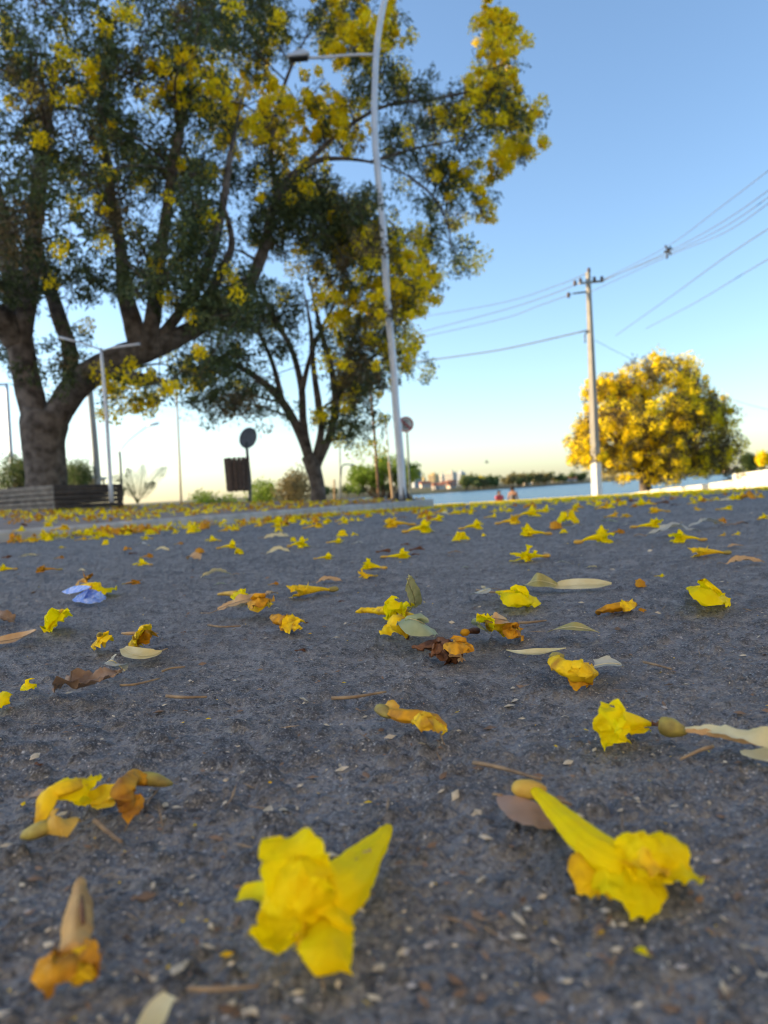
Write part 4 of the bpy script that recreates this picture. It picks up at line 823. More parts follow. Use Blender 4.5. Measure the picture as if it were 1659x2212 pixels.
# 4: wilted pair at left
litter('wilted_flower', 'wilted pale yellow flower at left folded over, grey calyx toward camera', 'flower', [
    ('calyx', tb([(50, 1805, .003, .0016), (66, 1800, .006, .0042), (90, 1790, .008, .005), (104, 1784, .008, .004)], 12, 14), M_CALYX),
    ('tube', tb([(84, 1790, .006, .0035), (95, 1752, .012, .0042), (112, 1715, .016, .0056), (150, 1700, .017, .006), (182, 1690, .015, .004)], 16, 24, .6, .12, 4, .0005), M_PETAL2),
    ('petal', rb([(120, 1705, .018, .005), (160, 1694, .018, .007), (190, 1684, .017, .0055), (203, 1678, .015, .001)], None, NC, rnd=True, cup=-.4, ruf=.002, crum=.0009, seed=31, nv=13, nf=190), M_PETAL),
    ('petal', rb([(140, 1712, .012, .006), (165, 1718, .008, .007), (190, 1718, .005, .005), (205, 1715, .004, .001)], None, NC, rnd=True, cup=.3, ruf=.002, crum=.0008, seed=32, nv=11, nf=190), M_PETAL),
    ('petal', rb([(98, 1785, .009, .0045), (120, 1772, .012, .0068), (138, 1768, .011, .006), (149, 1770, .008, .001)], None, NC, rnd=True, cup=-.4, ruf=.0014, crum=.0006, seed=33, nv=11), M_CALYXY),
    ('petal', rb([(100, 1720, .008, .003), (75, 1722, .006, .0042), (52, 1722, .003, .003), (44, 1721, .002, .0006)], None, (0, 0, 1), rnd=True, cup=.5, ruf=.001, seed=34, nv=9), M_LBROWN)], (110, 1745))
litter('wilted_flower', 'curled orange wilted flower with olive calyx pointing right, at left', 'flower', [
    ('calyx', tb([(371, 1693, .004, .0012), (355, 1690, .006, .003), (330, 1684, .0075, .0042), (308, 1682, .008, .0042)], 12, 14, .9, .05), M_CALYX),
    ('tube', tb([(318, 1684, .008, .0038), (292, 1680, .010, .0046), (272, 1692, .0125, .0052), (266, 1712, .012, .0058), (272, 1732, .008, .0055), (272, 1755, .004, .0036)], 16, 26, .8, .1, 4, .0008), M_ORANGE),
    ('petal', rb([(280, 1715, .010, .005), (284, 1738, .007, .0055), (276, 1760, .004, .004), (270, 1766, .003, .001)], None, NC, rnd=True, cup=-.4, ruf=.002, crum=.001, seed=36, nv=11, nf=200), M_ORANGE),
    ('petal', rb([(268, 1706, .010, .003), (235, 1712, .007, .0045), (195, 1724, .004, .0036), (160, 1728, .003, .0008)], None, NC, rnd=True, cup=.5, ruf=.0016, crum=.0006, seed=37, nv=11), M_PETAL2),
    ('petal', rb([(255, 1725, .004, .002), (232, 1738, .004, .0055), (215, 1740, .003, .004), (208, 1736, .002, .0008)], None, (0, 0, 1), rnd=True, cup=.4, ruf=.0014, seed=38, nv=9), M_PETAL2),
    ('stalk', tb([(345, 1702, .002, .0005), (320, 1728, .002, .0005), (290, 1748, .002, .0005)], 5, 8), M_TWIG)], (290, 1715))
KS[0] = 0.66
# 5: bright flower at right and its calyx, long leaf
litter('fallen_flower', 'bright ruffled yellow flower at right with its tube pointing right', 'flower', [
    ('tube', tb([(1408, 1565, .003, .0018), (1385, 1560, .006, .005), (1355, 1557, .009, .0092), (1325, 1555, .011, .0125)], 18, 20, .75, .06, 6), M_PETAL),
    ('petal', rb([(1335, 1550, .016, .009), (1325, 1540, .021, .0105), (1328, 1532, .025, .0075), (1338, 1527, .026, .001)], None, NC, rnd=True, cup=-.3, ruf=.003, crum=.0012, seed=41, nu=24, nv=15, nf=160), M_PETAL),
    ('petal', rb([(1335, 1558, .014, .0075), (1318, 1570, .010, .0115), (1322, 1590, .005, .0105), (1330, 1606, .003, .0015)], None, (-.2, -.8, .5), rnd=True, cup=-.3, ruf=.003, crum=.0013, seed=42, nu=26, nv=15, nf=170), M_PETAL),
    ('petal', rb([(1325, 1556, .013, .006), (1302, 1556, .012, .007), (1288, 1560, .008, .004), (1279, 1563, .006, .001)], None, NC, rnd=True, cup=-.3, ruf=.002, crum=.001, seed=43, nv=11), M_PETAL),
    ('petal', rb([(1340, 1562, .008, .008), (1365, 1576, .005, .008), (1390, 1576, .004, .004), (1402, 1572, .003, .001)], None, (0, -.4, 1), rnd=True, cup=.4, ruf=.0014, seed=44, nv=11), M_PETAL)], (1340, 1575))
litter('fallen_calyx', 'plump olive flower calyx between yellow flower and long pale leaf', 'calyx', [
    ('cup', tb([(1424, 1566, .006, .004), (1432, 1567, .006, .0072), (1452, 1572, .006, .0075), (1472, 1578, .005, .0045), (1484, 1581, .003, .0012)], 14, 18, .95, .05), M_CALYX),
    ('torn_rim', rb([(1404, 1563, .004, .001), (1415, 1565, .005, .0028), (1428, 1567, .007, .0045)], None, NC, cup=.5, ruf=.0015, crum=.001, seed=46), M_BROWN)], (1455, 1585))
KS[0] = 1.0
V, F = rb([(1480, 1573, .008, .001), (1530, 1576, .009, .0026), (1580, 1581, .011, .0042), (1640, 1590, .012, .0055), (1700, 1600, .010, .0045), (1750, 1606, .006, .001)], None, (0, -.55, .85), cup=.15, ruf=.0015, seed=47, nu=26, nv=11, nf=60)
litter('fallen_leaf', 'long pale yellow curled leaf reaching the right edge', 'leaf', [('blade', (V, F), M_LPALE), ('rolled_edge', rb([(1482, 1577, .010, .0006), (1530, 1584, .008, .0016), (1580, 1593, .008, .0022), (1640, 1603, .006, .002)], None, NC, cup=.3, ruf=.001, seed=48), M_LTAN)], (1560, 1600))
V, F = rb([(1603, 1621, .003, .001), (1622, 1628, .003, .006), (1650, 1635, .003, .0085), (1690, 1640, .003, .006), (1720, 1642, .003, .001)], None, cup=.2, ruf=.0006, seed=49)
litter('fallen_leaf', 'pale green leaf at the right edge below the long curled leaf', 'leaf', [('blade', (V, F), M_LPALE)], (1650, 1640))
KS[0] = 0.66
# 6: dried tube in the centre
litter('dried_flower', 'dried brown orange tube flower alone in the centre of the road', 'flower', [
    ('calyx', tb([(815, 1527, .005, .002), (824, 1532, .008, .0062), (838, 1542, .007, .005), (846, 1547, .006, .003)], 12, 14), M_CALYX),
    ('rim', rb([(826, 1524, .010, .002), (845, 1524, .0105, .004), (862, 1530, .009, .002)], None, NC, cup=.4, ruf=.001, seed=51), M_CALYXY),
    ('tube', tb([(835, 1540, .006, .0045), (870, 1546, .008, .0065), (905, 1550, .008, .0078), (940, 1560, .006, .0072), (963, 1570, .003, .003)], 18, 26, .75, .14, 5, .0009), M_ORANGE),
    ('petal', rb([(895, 1546, .012, .005), (920, 1552, .014, .0085), (945, 1562, .009, .006), (964, 1574, .003, .001)], None, NC, rnd=True, cup=-.4, ruf=.0026, crum=.0014, seed=52, nu=22, nv=13, nf=190), M_PETAL2),
    ('stalk', tb([(948, 1572, .003, .0006), (953, 1590, .001, .0006), (960, 1608, .001, .0005)], 5, 6), M_TWIG)], (890, 1560))
KS[0] = 0.62
# 7: yellow orange flower with leaf, right of centre
litter('wilted_flower', 'deep yellow crumpled flower right of centre touching a pale leaf', 'flower', [
    ('calyx', tb([(1192, 1418, .008, .003), (1200, 1417, .010, .0065), (1212, 1420, .010, .0055)], 12, 10), M_CALYX),
    ('tube', tb([(1198, 1420, .009, .005), (1204, 1436, .010, .0085), (1230, 1446, .010, .0115), (1260, 1452, .008, .011), (1284, 1456, .004, .005)], 18, 26, .8, .1, 5, .0016), M_PETAL2),
    ('petal', rb([(1235, 1438, .014, .008), (1258, 1440, .014, .0105), (1276, 1442, .01, .008), (1290, 1446, .007, .001)], None, NC, rnd=True, cup=-.3, ruf=.004, crum=.002, seed=55, nu=22, nv=13, nf=170), M_PETAL2),
    ('petal', rb([(1235, 1448, .010, .008), (1250, 1458, .007, .0105), (1270, 1462, .004, .007), (1282, 1464, .003, .001)], None, NC, rnd=True, cup=-.2, ruf=.004, crum=.002, seed=56, nu=22, nv=13, nf=170), M_ORANGE)], (1240, 1455))
def leaf1(name, label, ctrl, m, N=(0, 0, 1), stalk=None, **k):
    V, F = rb(ctrl, None, N, **k); ps = [('blade', (V, F), m)]
    mid_ = [(a_, b_, z_ + .0007, .0006) for a_, b_, z_, _ in ctrl]; ps.append(('midrib', tb(mid_, 5, 14), M_TWIG if m in (M_LBROWN, M_LTAN) else M_LPALE))
    if stalk: ps.append(('stalk', tb([(a_, b_, z_, .0009) for a_, b_, z_ in stalk], 6, 8), M_TWIG))
    c = ctrl[len(ctrl) // 2]; return litter(name, label, 'leaf', ps, (c[0], c[1]))
leaf1('fallen_leaf', 'pale grey curled leaf right of the deep yellow crumpled flower', [(1266, 1447, .003, .001), (1285, 1438, .008, .007), (1310, 1433, .008, .0085), (1332, 1433, .007, .007), (1346, 1440, .003, .001)], M_LGREY, (0, -.4, .9), cup=.3, ruf=.0008, seed=57)
leaf1('fallen_leaf', 'narrow pale leaf above the deep yellow crumpled flower', [(1093, 1404, .003, .001), (1120, 1410, .003, .005), (1155, 1411, .003, .008), (1185, 1408, .004, .006), (1222, 1400, .008, .001)], M_LPALE, (0, -.3, 1), cup=.3, seed=58)
leaf1('fallen_leaf', 'narrow arched olive leaf lying right of the dried pair', [(1182, 1366, .001, .001), (1200, 1359, .008, .004), (1235, 1354, .0125, .0075), (1268, 1358, .010, .006), (1296, 1367, .002, .001)], M_LOLIVE, (0, -.6, .8), cup=.2, seed=59)
KS[0] = 0.8
# 8: brown shrivelled flower
litter('shrivelled_flower', 'dark brown shrivelled flower in the middle below the grey green leaf', 'flower', [
    ('tube', tb([(895, 1401, .005, .002), (918, 1398, .007, .005), (945, 1394, .008, .0075), (975, 1400, .008, .008), (998, 1404, .006, .006)], 16, 24, .7, .2, 4, .003), M_BROWN),
    ('petal', rb([(935, 1392, .012, .006), (965, 1402, .008, .012), (985, 1410, .004, .009), (992, 1416, .003, .001)], None, NC, rnd=True, cup=-.2, ruf=.006, crum=.004, seed=61, nu=24, nv=15, nf=170), M_BROWN),
    ('petal', rb([(965, 1392, .013, .006), (985, 1388, .018, .009), (1003, 1392, .014, .007), (1020, 1400, .009, .001)], None, NC, rnd=True, cup=-.4, ruf=.003, crum=.002, seed=62, nu=22, nv=13, nf=170), M_ORANGE),
    ('petal', rb([(975, 1405, .010, .005), (988, 1410, .008, .005), (996, 1419, .003, .003), (999, 1422, .002, .001)], None, NC, rnd=True, cup=-.4, ruf=.002, crum=.0015, seed=63), M_LTAN)], (960, 1405))
KS[0] = 0.8
# 9: group in the centre
litter('fallen_flower', 'yellow flower with long twisted tube leading left under the upright leaf', 'flower', [
    ('tube', tb([(769, 1321, .004, .002), (790, 1318, .007, .0045), (815, 1320, .007, .0055), (835, 1318, .010, .008), (852, 1312, .014, .012)], 16, 26, .8, .1, 4, .0012), M_PETAL2),
    ('petal', rb([(848, 1318, .014, .008), (852, 1308, .024, .0115), (850, 1300, .030, .009), (848, 1296, .032, .0015)], None, NC, rnd=True, cup=-.4, ruf=.004, crum=.0018, seed=65, nu=22, nv=13, nf=150), M_PETAL),
    ('petal', rb([(850, 1312, .016, .01), (856, 1322, .012, .0145), (858, 1330, .007, .012), (858, 1334, .005, .002)], None, NC, rnd=True, cup=-.35, ruf=.004, crum=.0018, seed=66, nu=22, nv=13, nf=150), M_PETAL),
    ('petal', rb([(855, 1310, .020, .008), (870, 1312, .020, .010), (880, 1310, .022, .007), (886, 1306, .026, .001)], None, NC, rnd=True, cup=-.3, ruf=.004, crum=.0018, seed=67, nu=22, nv=13, nf=150), M_PETAL),
    ('petal', rb([(868, 1316, .012, .006), (880, 1324, .008, .008), (888, 1325, .006, .004), (890, 1322, .006, .001)], None, NC, rnd=True, cup=-.3, ruf=.003, crum=.0015, seed=68, nf=150), M_PETAL2)], (850, 1330))
leaf1('upright_leaf', 'olive tan leaf standing upright beside the central yellow flower', [(874, 1325, .004, .0012), (888, 1314, .016, .0035), (897, 1300, .026, .0078), (892, 1280, .041, .0085), (884, 1262, .055, .0075), (883, 1252, .062, .0045), (883, 1249.5, .064, .001)], M_LOLIVE, (.15, -1, .1), cup=.18, ruf=.002, seed=69, nu=28, nv=11, nf=60)
leaf1('fallen_leaf', 'broad grey green leaf tented over the lower central flower', [(862, 1335, .010, .003), (880, 1336, .022, .012), (902, 1340, .024, .017), (922, 1352, .014, .014), (931, 1365, .002, .002)], M_LGREEN, (.1, -.55, .8), cup=-.3, ruf=.0025, seed=70, nu=26, nv=13, nf=60)
litter('fallen_flower', 'yellow flower with brown pointed tip under the grey green leaf', 'flower', [
    ('tube', tb([(880, 1378, .003, .002), (876, 1368, .007, .0045), (868, 1356, .012, .0085), (860, 1346, .016, .0105), (856, 1340, .017, .008)], 16, 22, .85, .12, 6, .001), M_PETAL2),
    ('petal', rb([(860, 1350, .010, .007), (842, 1358, .006, .009), (828, 1364, .004, .006), (819, 1367, .003, .001)], None, NC, rnd=True, cup=-.2, ruf=.003, crum=.0015, seed=72, nf=150), M_PETAL2),
    ('petal', rb([(872, 1352, .009, .006), (885, 1356, .007, .007), (894, 1356, .006, .004), (900, 1354, .006, .001)], None, NC, rnd=True, cup=-.2, ruf=.003, crum=.0014, seed=73, nf=150), M_PETAL),
    ('tip', tb([(880, 1381, .002, .0014), (880, 1375, .004, .0026)], 8, 5), M_BROWN)], (865, 1372))
KS[0] = 0.8
# 10: dried pair
litter('dried_flower', 'dried yellow brown frayed flower right of the central group', 'flower', [
    ('tube', tb([(1060, 1350, .010, .006), (1072, 1346, .014, .009), (1085, 1352, .011, .0085), (1098, 1360, .008, .0085), (1115, 1364, .005, .006)], 16, 22, .8, .15, 5, .0022), M_PETAL2),
    ('petal', rb([(1095, 1354, .012, .008), (1108, 1358, .012, .011), (1118, 1362, .007, .009), (1122, 1366, .005, .002)], None, NC, rnd=True, cup=-.3, ruf=.004, crum=.0028, seed=75, nu=22, nv=13, nf=180), M_ORANGE),
    ('petal', rb([(1060, 1345, .016, .006), (1052, 1336, .024, .009), (1052, 1332, .026, .002)], None, NC, rnd=True, cup=-.4, ruf=.003, crum=.0018, seed=76, nf=150), M_PETAL)], (1085, 1366))
leaf1('fallen_leaf', 'tan leaf arched behind the dried yellow brown flower', [(1045, 1346, .014, .002), (1058, 1337, .022, .006), (1080, 1337, .022, .007), (1098, 1342, .016, .006), (1106, 1352, .008, .001)], M_LTAN, NC, cup=.2, seed=77)
leaf1('fallen_leaf', 'small grey green leaf in front of the dried yellow brown flower', [(1031, 1340, .018, .003), (1036, 1348, .014, .010), (1044, 1357, .008, .0095), (1054, 1366, .002, .001)], M_LGREEN, (0, -.6, .8), cup=-.2, seed=78)
litter('fallen_calyx', 'small hollow calyx with dark stem left of the dried flower pair', 'calyx', [
    ('cup', tb([(1000, 1367, .004, .003), (1004, 1366, .005, .0056), (1010, 1365, .005, .004)], 12, 8), M_ORANGE), ('stem', tb([(1010, 1365, .004, .003), (1024, 1363, .004, .0045), (1036, 1362, .004, .003)], 8, 8, .8, .1, 3, .0008), M_BROWN)], (1012, 1370))
KS[0] = 0.75
# 11: bright petals and leaves behind
litter('fallen_flower', 'flat bright yellow flower beside the small grey leaf, right of centre', 'flower', [
    ('tube', tb([(1074, 1279, .005, .003), (1086, 1281, .009, .007), (1100, 1284, .011, .012)], 14, 14, .6, .06, 6), M_PETAL),
    ('petal', rb([(1090, 1281, .012, .010), (1115, 1280, .022, .017), (1138, 1283, .018, .016), (1154, 1290, .008, .003)], None, NC, rnd=True, cup=-.25, ruf=.004, crum=.001, seed=81, nu=22, nv=13, nf=110), M_PETAL),
    ('petal', rb([(1092, 1286, .009, .009), (1112, 1293, .008, .015), (1132, 1297, .006, .013), (1146, 1299, .004, .002)], None, NC, rnd=True, cup=-.2, ruf=.004, crum=.001, seed=82, nu=22, nv=13, nf=110), M_PETAL)], (1115, 1303))
leaf1('fallen_leaf', 'small grey leaf with stalk left of the flat bright flower', [(1014, 1285, .004, .002), (1030, 1281, .009, .010), (1046, 1275, .014, .009), (1058, 1271, .012, .002)], M_LGREY, (0, -.6, .8), stalk=[(1058, 1271, .012), (1075, 1272, .006), (1088, 1276, .004)], cup=.2, seed=83)
leaf1('fallen_leaf', 'curled green leaf standing on edge, upper right of centre', [(1132, 1266, .004, .002), (1145, 1258, .012, .010), (1162, 1254, .016, .012), (1185, 1258, .012, .008), (1212, 1267, .004, .001)], M_LOLIVE, (0, -.9, .45), cup=.3, seed=84)
leaf1('fallen_leaf', 'long pale yellow leaf lying right of the curled green leaf', [(1178, 1267, .004, .002), (1205, 1266, .006, .010), (1245, 1264, .006, .014), (1290, 1263, .006, .012), (1321, 1261, .007, .003)], M_LPALE, (0, -.5, .9), cup=.2, seed=85)
litter('fallen_flower', 'bright yellow flower near right edge with brown tip at left', 'flower', [
    ('tube', tb([(1487, 1271, .006, .0035), (1500, 1274, .010, .007), (1514, 1277, .013, .011)], 14, 14, .7, .06), M_PETAL),
    ('tip', tb([(1485, 1270, .006, .002), (1492, 1272, .007, .004)], 8, 5), M_BROWN),
    ('petal', rb([(1508, 1274, .015, .012), (1530, 1272, .026, .019), (1552, 1280, .018, .016), (1570, 1291, .006, .003)], None, NC, rnd=True, cup=-.3, ruf=.004, crum=.001, seed=87, nu=22, nv=13, nf=110), M_PETAL),
    ('petal', rb([(1512, 1280, .010, .009), (1528, 1290, .009, .014), (1542, 1296, .005, .010), (1548, 1300, .004, .002)], None, NC, rnd=True, cup=-.2, ruf=.004, crum=.001, seed=88, nf=110), M_PETAL),
    ('petal', rb([(1530, 1280, .014, .009), (1556, 1286, .010, .012), (1572, 1292, .006, .007), (1577, 1295, .004, .001)], None, NC, rnd=True, cup=-.2, ruf=.003, crum=.001, seed=89, nf=110), M_PETAL)], (1530, 1298))
litter('dried_flower', 'dried narrow orange flower below the long pale leaf', 'flower', [
    ('tube', tb([(1290, 1323, .003, .003), (1302, 1318, .007, .005), (1325, 1312, .009, .0075), (1350, 1308, .009, .0075), (1370, 1306, .007, .004)], 14, 20, .7, .15, 4, .0015), M_ORANGE),
    ('petal', rb([(1340, 1308, .014, .006), (1356, 1305, .015, .008), (1368, 1302, .014, .004), (1373, 1300, .013, .001)], None, NC, rnd=True, cup=-.3, ruf=.003, crum=.0016, seed=91, nf=150), M_PETAL2)], (1330, 1318))
KS[0] = 0.8
# 15: long beige leaf, left of centre
leaf1('fallen_leaf', 'long beige curled leaf with stalk, left of centre', [(470, 1317, .006, .002), (490, 1308, .011, .008), (515, 1300, .016, .011), (545, 1292, .018, .0095), (575, 1284, .015, .005), (600, 1279, .010, .001)], M_LTAN, (0, -.45, .9), stalk=[(470, 1317, .006), (455, 1324, .003), (434, 1324, .002)], cup=.3, ruf=.003, seed=92, nu=26, nv=11, nf=60)
litter('dried_flower', 'small crumpled orange flower lying on the long beige leaf', 'flower', [
    ('petal', rb([(538, 1300, .010, .006), (552, 1294, .024, .012), (568, 1292, .024, .012), (577, 1294, .018, .003)], None, NC, rnd=True, cup=-.3, ruf=.004, crum=.0025, seed=93, nf=150), M_ORANGE),
    ('petal', rb([(540, 1303, .008, .006), (556, 1302, .016, .012), (572, 1300, .014, .008), (577, 1302, .010, .002)], None, NC, rnd=True, cup=-.3, ruf=.004, crum=.0025, seed=94, nf=150), M_PETAL2)], (557, 1308))
litter('fallen_flower', 'thin yellow flower just behind the long beige leaf', 'flower', [
    ('tube', tb([(472, 1284, .005, .003), (490, 1282, .007, .005), (512, 1283, .008, .008)], 12, 12), M_CALYXY),
    ('petal', rb([(505, 1281, .010, .008), (522, 1281, .013, .012), (538, 1286, .007, .003)], None, NC, rnd=True, cup=-.3, ruf=.004, crum=.0015, seed=95, nf=150), M_PETAL)], (505, 1289))
litter('dried_flower', 'dried orange frayed flower between beige leaf and central group', 'flower', [
    ('tube', tb([(590, 1334, .008, .004), (602, 1338, .010, .008), (620, 1344, .009, .009)], 14, 16, .8, .12, 4, .0015), M_ORANGE),
    ('petal', rb([(610, 1340, .012, .008), (628, 1344, .010, .012), (642, 1347, .010, .008), (646, 1350, .008, .001)], None, NC, rnd=True, cup=-.3, ruf=.004, crum=.0024, seed=96, nf=170), M_PETAL2),
    ('petal', rb([(608, 1346, .007, .006), (618, 1352, .005, .008), (634, 1354, .004, .004), (640, 1355, .003, .001)], None, NC, rnd=True, cup=-.2, ruf=.003, crum=.002, seed=97, nf=170), M_ORANGE)], (618, 1355))
KS[0] = 0.8
# 17: left side
litter('fallen_flower', 'rounded bright yellow flower facing camera on the left', 'flower', [
    ('petal', rb([(118, 1345, .005, .009), (112, 1335, .016, .014), (106, 1325, .025, .009), (104, 1320, .029, .002)], None, NC, rnd=True, cup=-.35, ruf=.003, seed=98, nu=20, nv=13, nf=110), M_PETAL),
    ('petal', rb([(118, 1346, .005, .010), (124, 1336, .016, .015), (130, 1328, .022, .010), (133, 1323, .025, .002)], None, NC, rnd=True, cup=-.35, ruf=.003, seed=99, nu=20, nv=13, nf=110), M_PETAL),
    ('petal', rb([(110, 1338, .012, .010), (117, 1344, .008, .018), (120, 1350, .004, .012)], None, NC, rnd=True, cup=-.3, ruf=.003, seed=100, nu=20, nv=13, nf=110), M_PETAL),
    ('calyx', tb([(132, 1324, .022, .002), (134, 1320, .024, .004), (133, 1317, .026, .002)], 8, 6), M_CALYXY)], (118, 1350))
litter('folded_paper', 'crumpled folded pale blue paper lying on the road at left', 'paper', [
    ('fold', rb([(134, 1278, .016, .001), (155, 1275, .019, .009), (178, 1272, .023, .007), (196, 1268, .027, .001)], None, NC, cup=.1, seed=101), M_PAPER),
    ('fold', rb([(194, 1268, .026, .002), (182, 1278, .018, .012), (168, 1288, .010, .010), (160, 1296, .003, .002)], None, NC, cup=-.4, seed=102), M_PAPER),
    ('fold', rb([(160, 1292, .005, .006), (180, 1290, .010, .013), (205, 1290, .010, .014), (229, 1291, .008, .002)], None, NC, cup=.15, ruf=.002, seed=103, nf=80), M_PAPER),
    ('fold', rb([(182, 1284, .014, .004), (200, 1284, .014, .006), (215, 1281, .017, .005), (228, 1290, .009, .002)], None, NC, cup=-.4, ruf=.003, seed=104, nf=80), M_PAPER)], (190, 1298))
litter('fallen_flower', 'yellow flower just behind the folded blue paper', 'flower', [
    ('tube', tb([(172, 1268, .010, .005), (195, 1268, .016, .010), (215, 1269, .014, .011)], 14, 14, .8, .08, 5, .001), M_PETAL2),
    ('petal', rb([(200, 1267, .018, .010), (222, 1270, .014, .014), (243, 1272, .006, .003)], None, NC, rnd=True, cup=-.3, ruf=.004, crum=.0015, seed=105, nf=130), M_PETAL)], (210, 1276))
litter('dried_flower', 'small orange flower behind the yellow flower and the blue paper', 'flower', [
    ('petal', rb([(166, 1259, .006, .008), (176, 1252, .018, .014), (190, 1247, .024, .010), (195, 1250, .020, .002)], None, NC, rnd=True, cup=-.4, ruf=.005, crum=.002, seed=106, nf=130), M_ORANGE)], (180, 1260))
litter('dried_flower', 'crumpled amber flower on a thin stalk, left of the long pale leaf', 'flower', [
    ('petal', rb([(284, 1388, .003, .005), (292, 1374, .014, .010), (302, 1362, .024, .010), (308, 1356, .029, .002)], None, NC, rnd=True, cup=-.4, ruf=.004, crum=.002, seed=107, nu=22, nv=13, nf=160), M_PETAL2),
    ('petal', rb([(290, 1390, .002, .004), (304, 1376, .012, .011), (314, 1366, .018, .008), (322, 1364, .018, .001)], None, NC, rnd=True, cup=-.4, ruf=.004, crum=.002, seed=108, nu=22, nv=13, nf=160), M_ORANGE),
    ('stalk', tb([(265, 1368, .004, .002), (280, 1368, .006, .003), (320, 1367, .006, .002), (342, 1368, .004, .0008)], 6, 12), M_LTAN)], (300, 1390))
litter('dried_flower', 'tiny crumpled amber flower left of the larger amber one', 'flower', [
    ('petal', rb([(203, 1390, .003, .006), (212, 1380, .012, .010), (222, 1374, .016, .008), (230, 1382, .008, .002)], None, NC, rnd=True, cup=-.5, ruf=.003, crum=.0015, seed=109, nf=150), M_PETAL2), ('calyx', tb([(215, 1375, .014, .003), (216, 1370, .018, .0035), (217, 1367, .02, .001)], 8, 6), M_CALYX)], (215, 1393))
leaf1('fallen_leaf', 'pale yellow green leaf lying flat on the left', [(266, 1400, .006, .004), (285, 1412, .003, .0105), (310, 1417, .003, .011), (335, 1413, .004, .008), (350, 1405, .006, .001)], M_LPALE, (0, -.35, 1), stalk=[(350, 1405, .006), (361, 1401, .010)], cup=.25, seed=110)
leaf1('fallen_leaf', 'small grey leaf curled at one end below the pale yellow green leaf', [(229, 1432, .008, .003), (240, 1426, .014, .007), (254, 1434, .010, .009), (264, 1444, .004, .006), (270, 1449, .002, .001)], M_LGREY, (0, -.55, .8), cup=.2, seed=111)
leaf1('fallen_leaf', 'large dry torn brown leaf casting a dark shadow on the left', [(121, 1484, .006, .002), (140, 1474, .012, .009), (170, 1476, .010, .013), (205, 1474, .010, .013), (238, 1462, .014, .009), (258, 1452, .018, .004), (262, 1450, .018, .001)], M_LBROWN, (0, -.15, 1), cup=.5, ruf=.004, crum=.002, seed=112, nu=28, nv=13, nf=90)
litter('fallen_petal', 'thin yellow petal left of the torn brown leaf', 'petal', [('blade', rb([(43, 1490, .002, .001), (52, 1480, .006, .005), (62, 1474, .009, .006), (76, 1484, .003, .001)], None, NC, cup=-.4, ruf=.001, seed=113), M_PETAL)], (60, 1488))
litter('fallen_petal', 'yellow petal cut by the left edge of the picture', 'petal', [('blade', rb([(-25, 1512, .003, .006), (-5, 1508, .006, .008), (12, 1513, .005, .006), (22, 1520, .002, .001)], None, NC, cup=-.4, ruf=.002, seed=114), M_PETAL)], (0, 1520))
leaf1('fallen_leaf', 'narrow orange tan leaf at the left edge', [(-30, 1388, .003, .004), (10, 1384, .004, .009), (45, 1377, .006, .009), (70, 1366, .012, .005), (78, 1362, .014, .001)], M_LTAN, (0, -.5, .9), cup=.25, seed=115)
leaf1('fallen_leaf', 'dark brown curled leaf at the left edge above the orange tan leaf', [(-30, 1330, .010, .004), (0, 1328, .014, .010), (22, 1336, .009, .008), (34, 1345, .003, .001)], M_LBROWN, (0, -.5, .9), cup=.4, ruf=.003, seed=116)
litter('fallen_petal', 'tiny yellow petal at lower right on bare asphalt', 'petal', [('blade', rb([(1372, 2050, .002, .0015), (1385, 2056, .003, .0022), (1402, 2065, .002, .0016), (1408, 2068, .001, .0004)], None, (0, 0, 1), cup=.4), M_PETAL)], (1390, 2060))
litter('leaf_scrap', 'pale leaf scrap at the bottom edge, left of the open flower', 'leaf', [('blade', rb([(368, 2150, .004, .003), (345, 2178, .003, .0042), (325, 2215, .002, .0042), (312, 2240, .002, .002)], None, (0, 0, 1), cup=.2), M_LPALE)], (340, 2190))
litter('leaf_scrap', 'small pale scrap beside the dried tan flower mouth', 'leaf', [('blade', rb([(130, 2020+90, .002, .0012), (138, 2100, .003, .002), (70, 2130, .002, .0018), (58, 2150, .002, .0006)], None, (0, 0, 1), cup=.2), M_LPALE)], (75, 2130)) if False else None

KS[0] = 1.0
# loose twigs one can pick out
TWL = [(1022, 1647, 1168, 1683, .0011), (205, 1772, 262, 1818, .0012), (360, 1503, 447, 1505, .0012), (716, 1508, 834, 1494, .0012), (1540, 1712 - 100, 1470, 1640, .001),
       (1030, 1274, 1100, 1281, .0016), (1120, 1345, 1180, 1340, .0014), (350, 1450, 400, 1440, .001), (450, 1370 - 20, 520, 1352, .0012), (260, 1480, 345, 1465, .001), (1195, 1728, 1235, 1738, .001), (405, 2135, 560, 2130, .0008), (1390, 1430, 1450, 1445, .001)]
for k, (x0, y0, x1, y1, r_) in enumerate(TWL):
    names = ['left of the long yellow flower tube', 'below the wilted orange flower', 'left of the dried central tube', 'just above the dried central tube', 'below the olive calyx', 'left of the small grey stalked leaf', 'left of the arched olive leaf', 'right of the torn brown leaf', 'below the long beige leaf', 'under the pale yellow green leaf', 'right of the long yellow tube', 'below the large open flower at bottom', 'right of the pale grey curled leaf']
    V, F = tb([(x0, y0, .002, r_), ((x0 * .6 + x1 * .4), (y0 * .6 + y1 * .4) + random.uniform(-4, 4), .0025, r_ * .9), (x1, y1, .002, r_ * .6)], 6, 10, 1, .05)
    single('twig', V, F, M_TWIG, 'thin dry twig lying ' + names[k], 'twig', 'dry twigs on the asphalt')

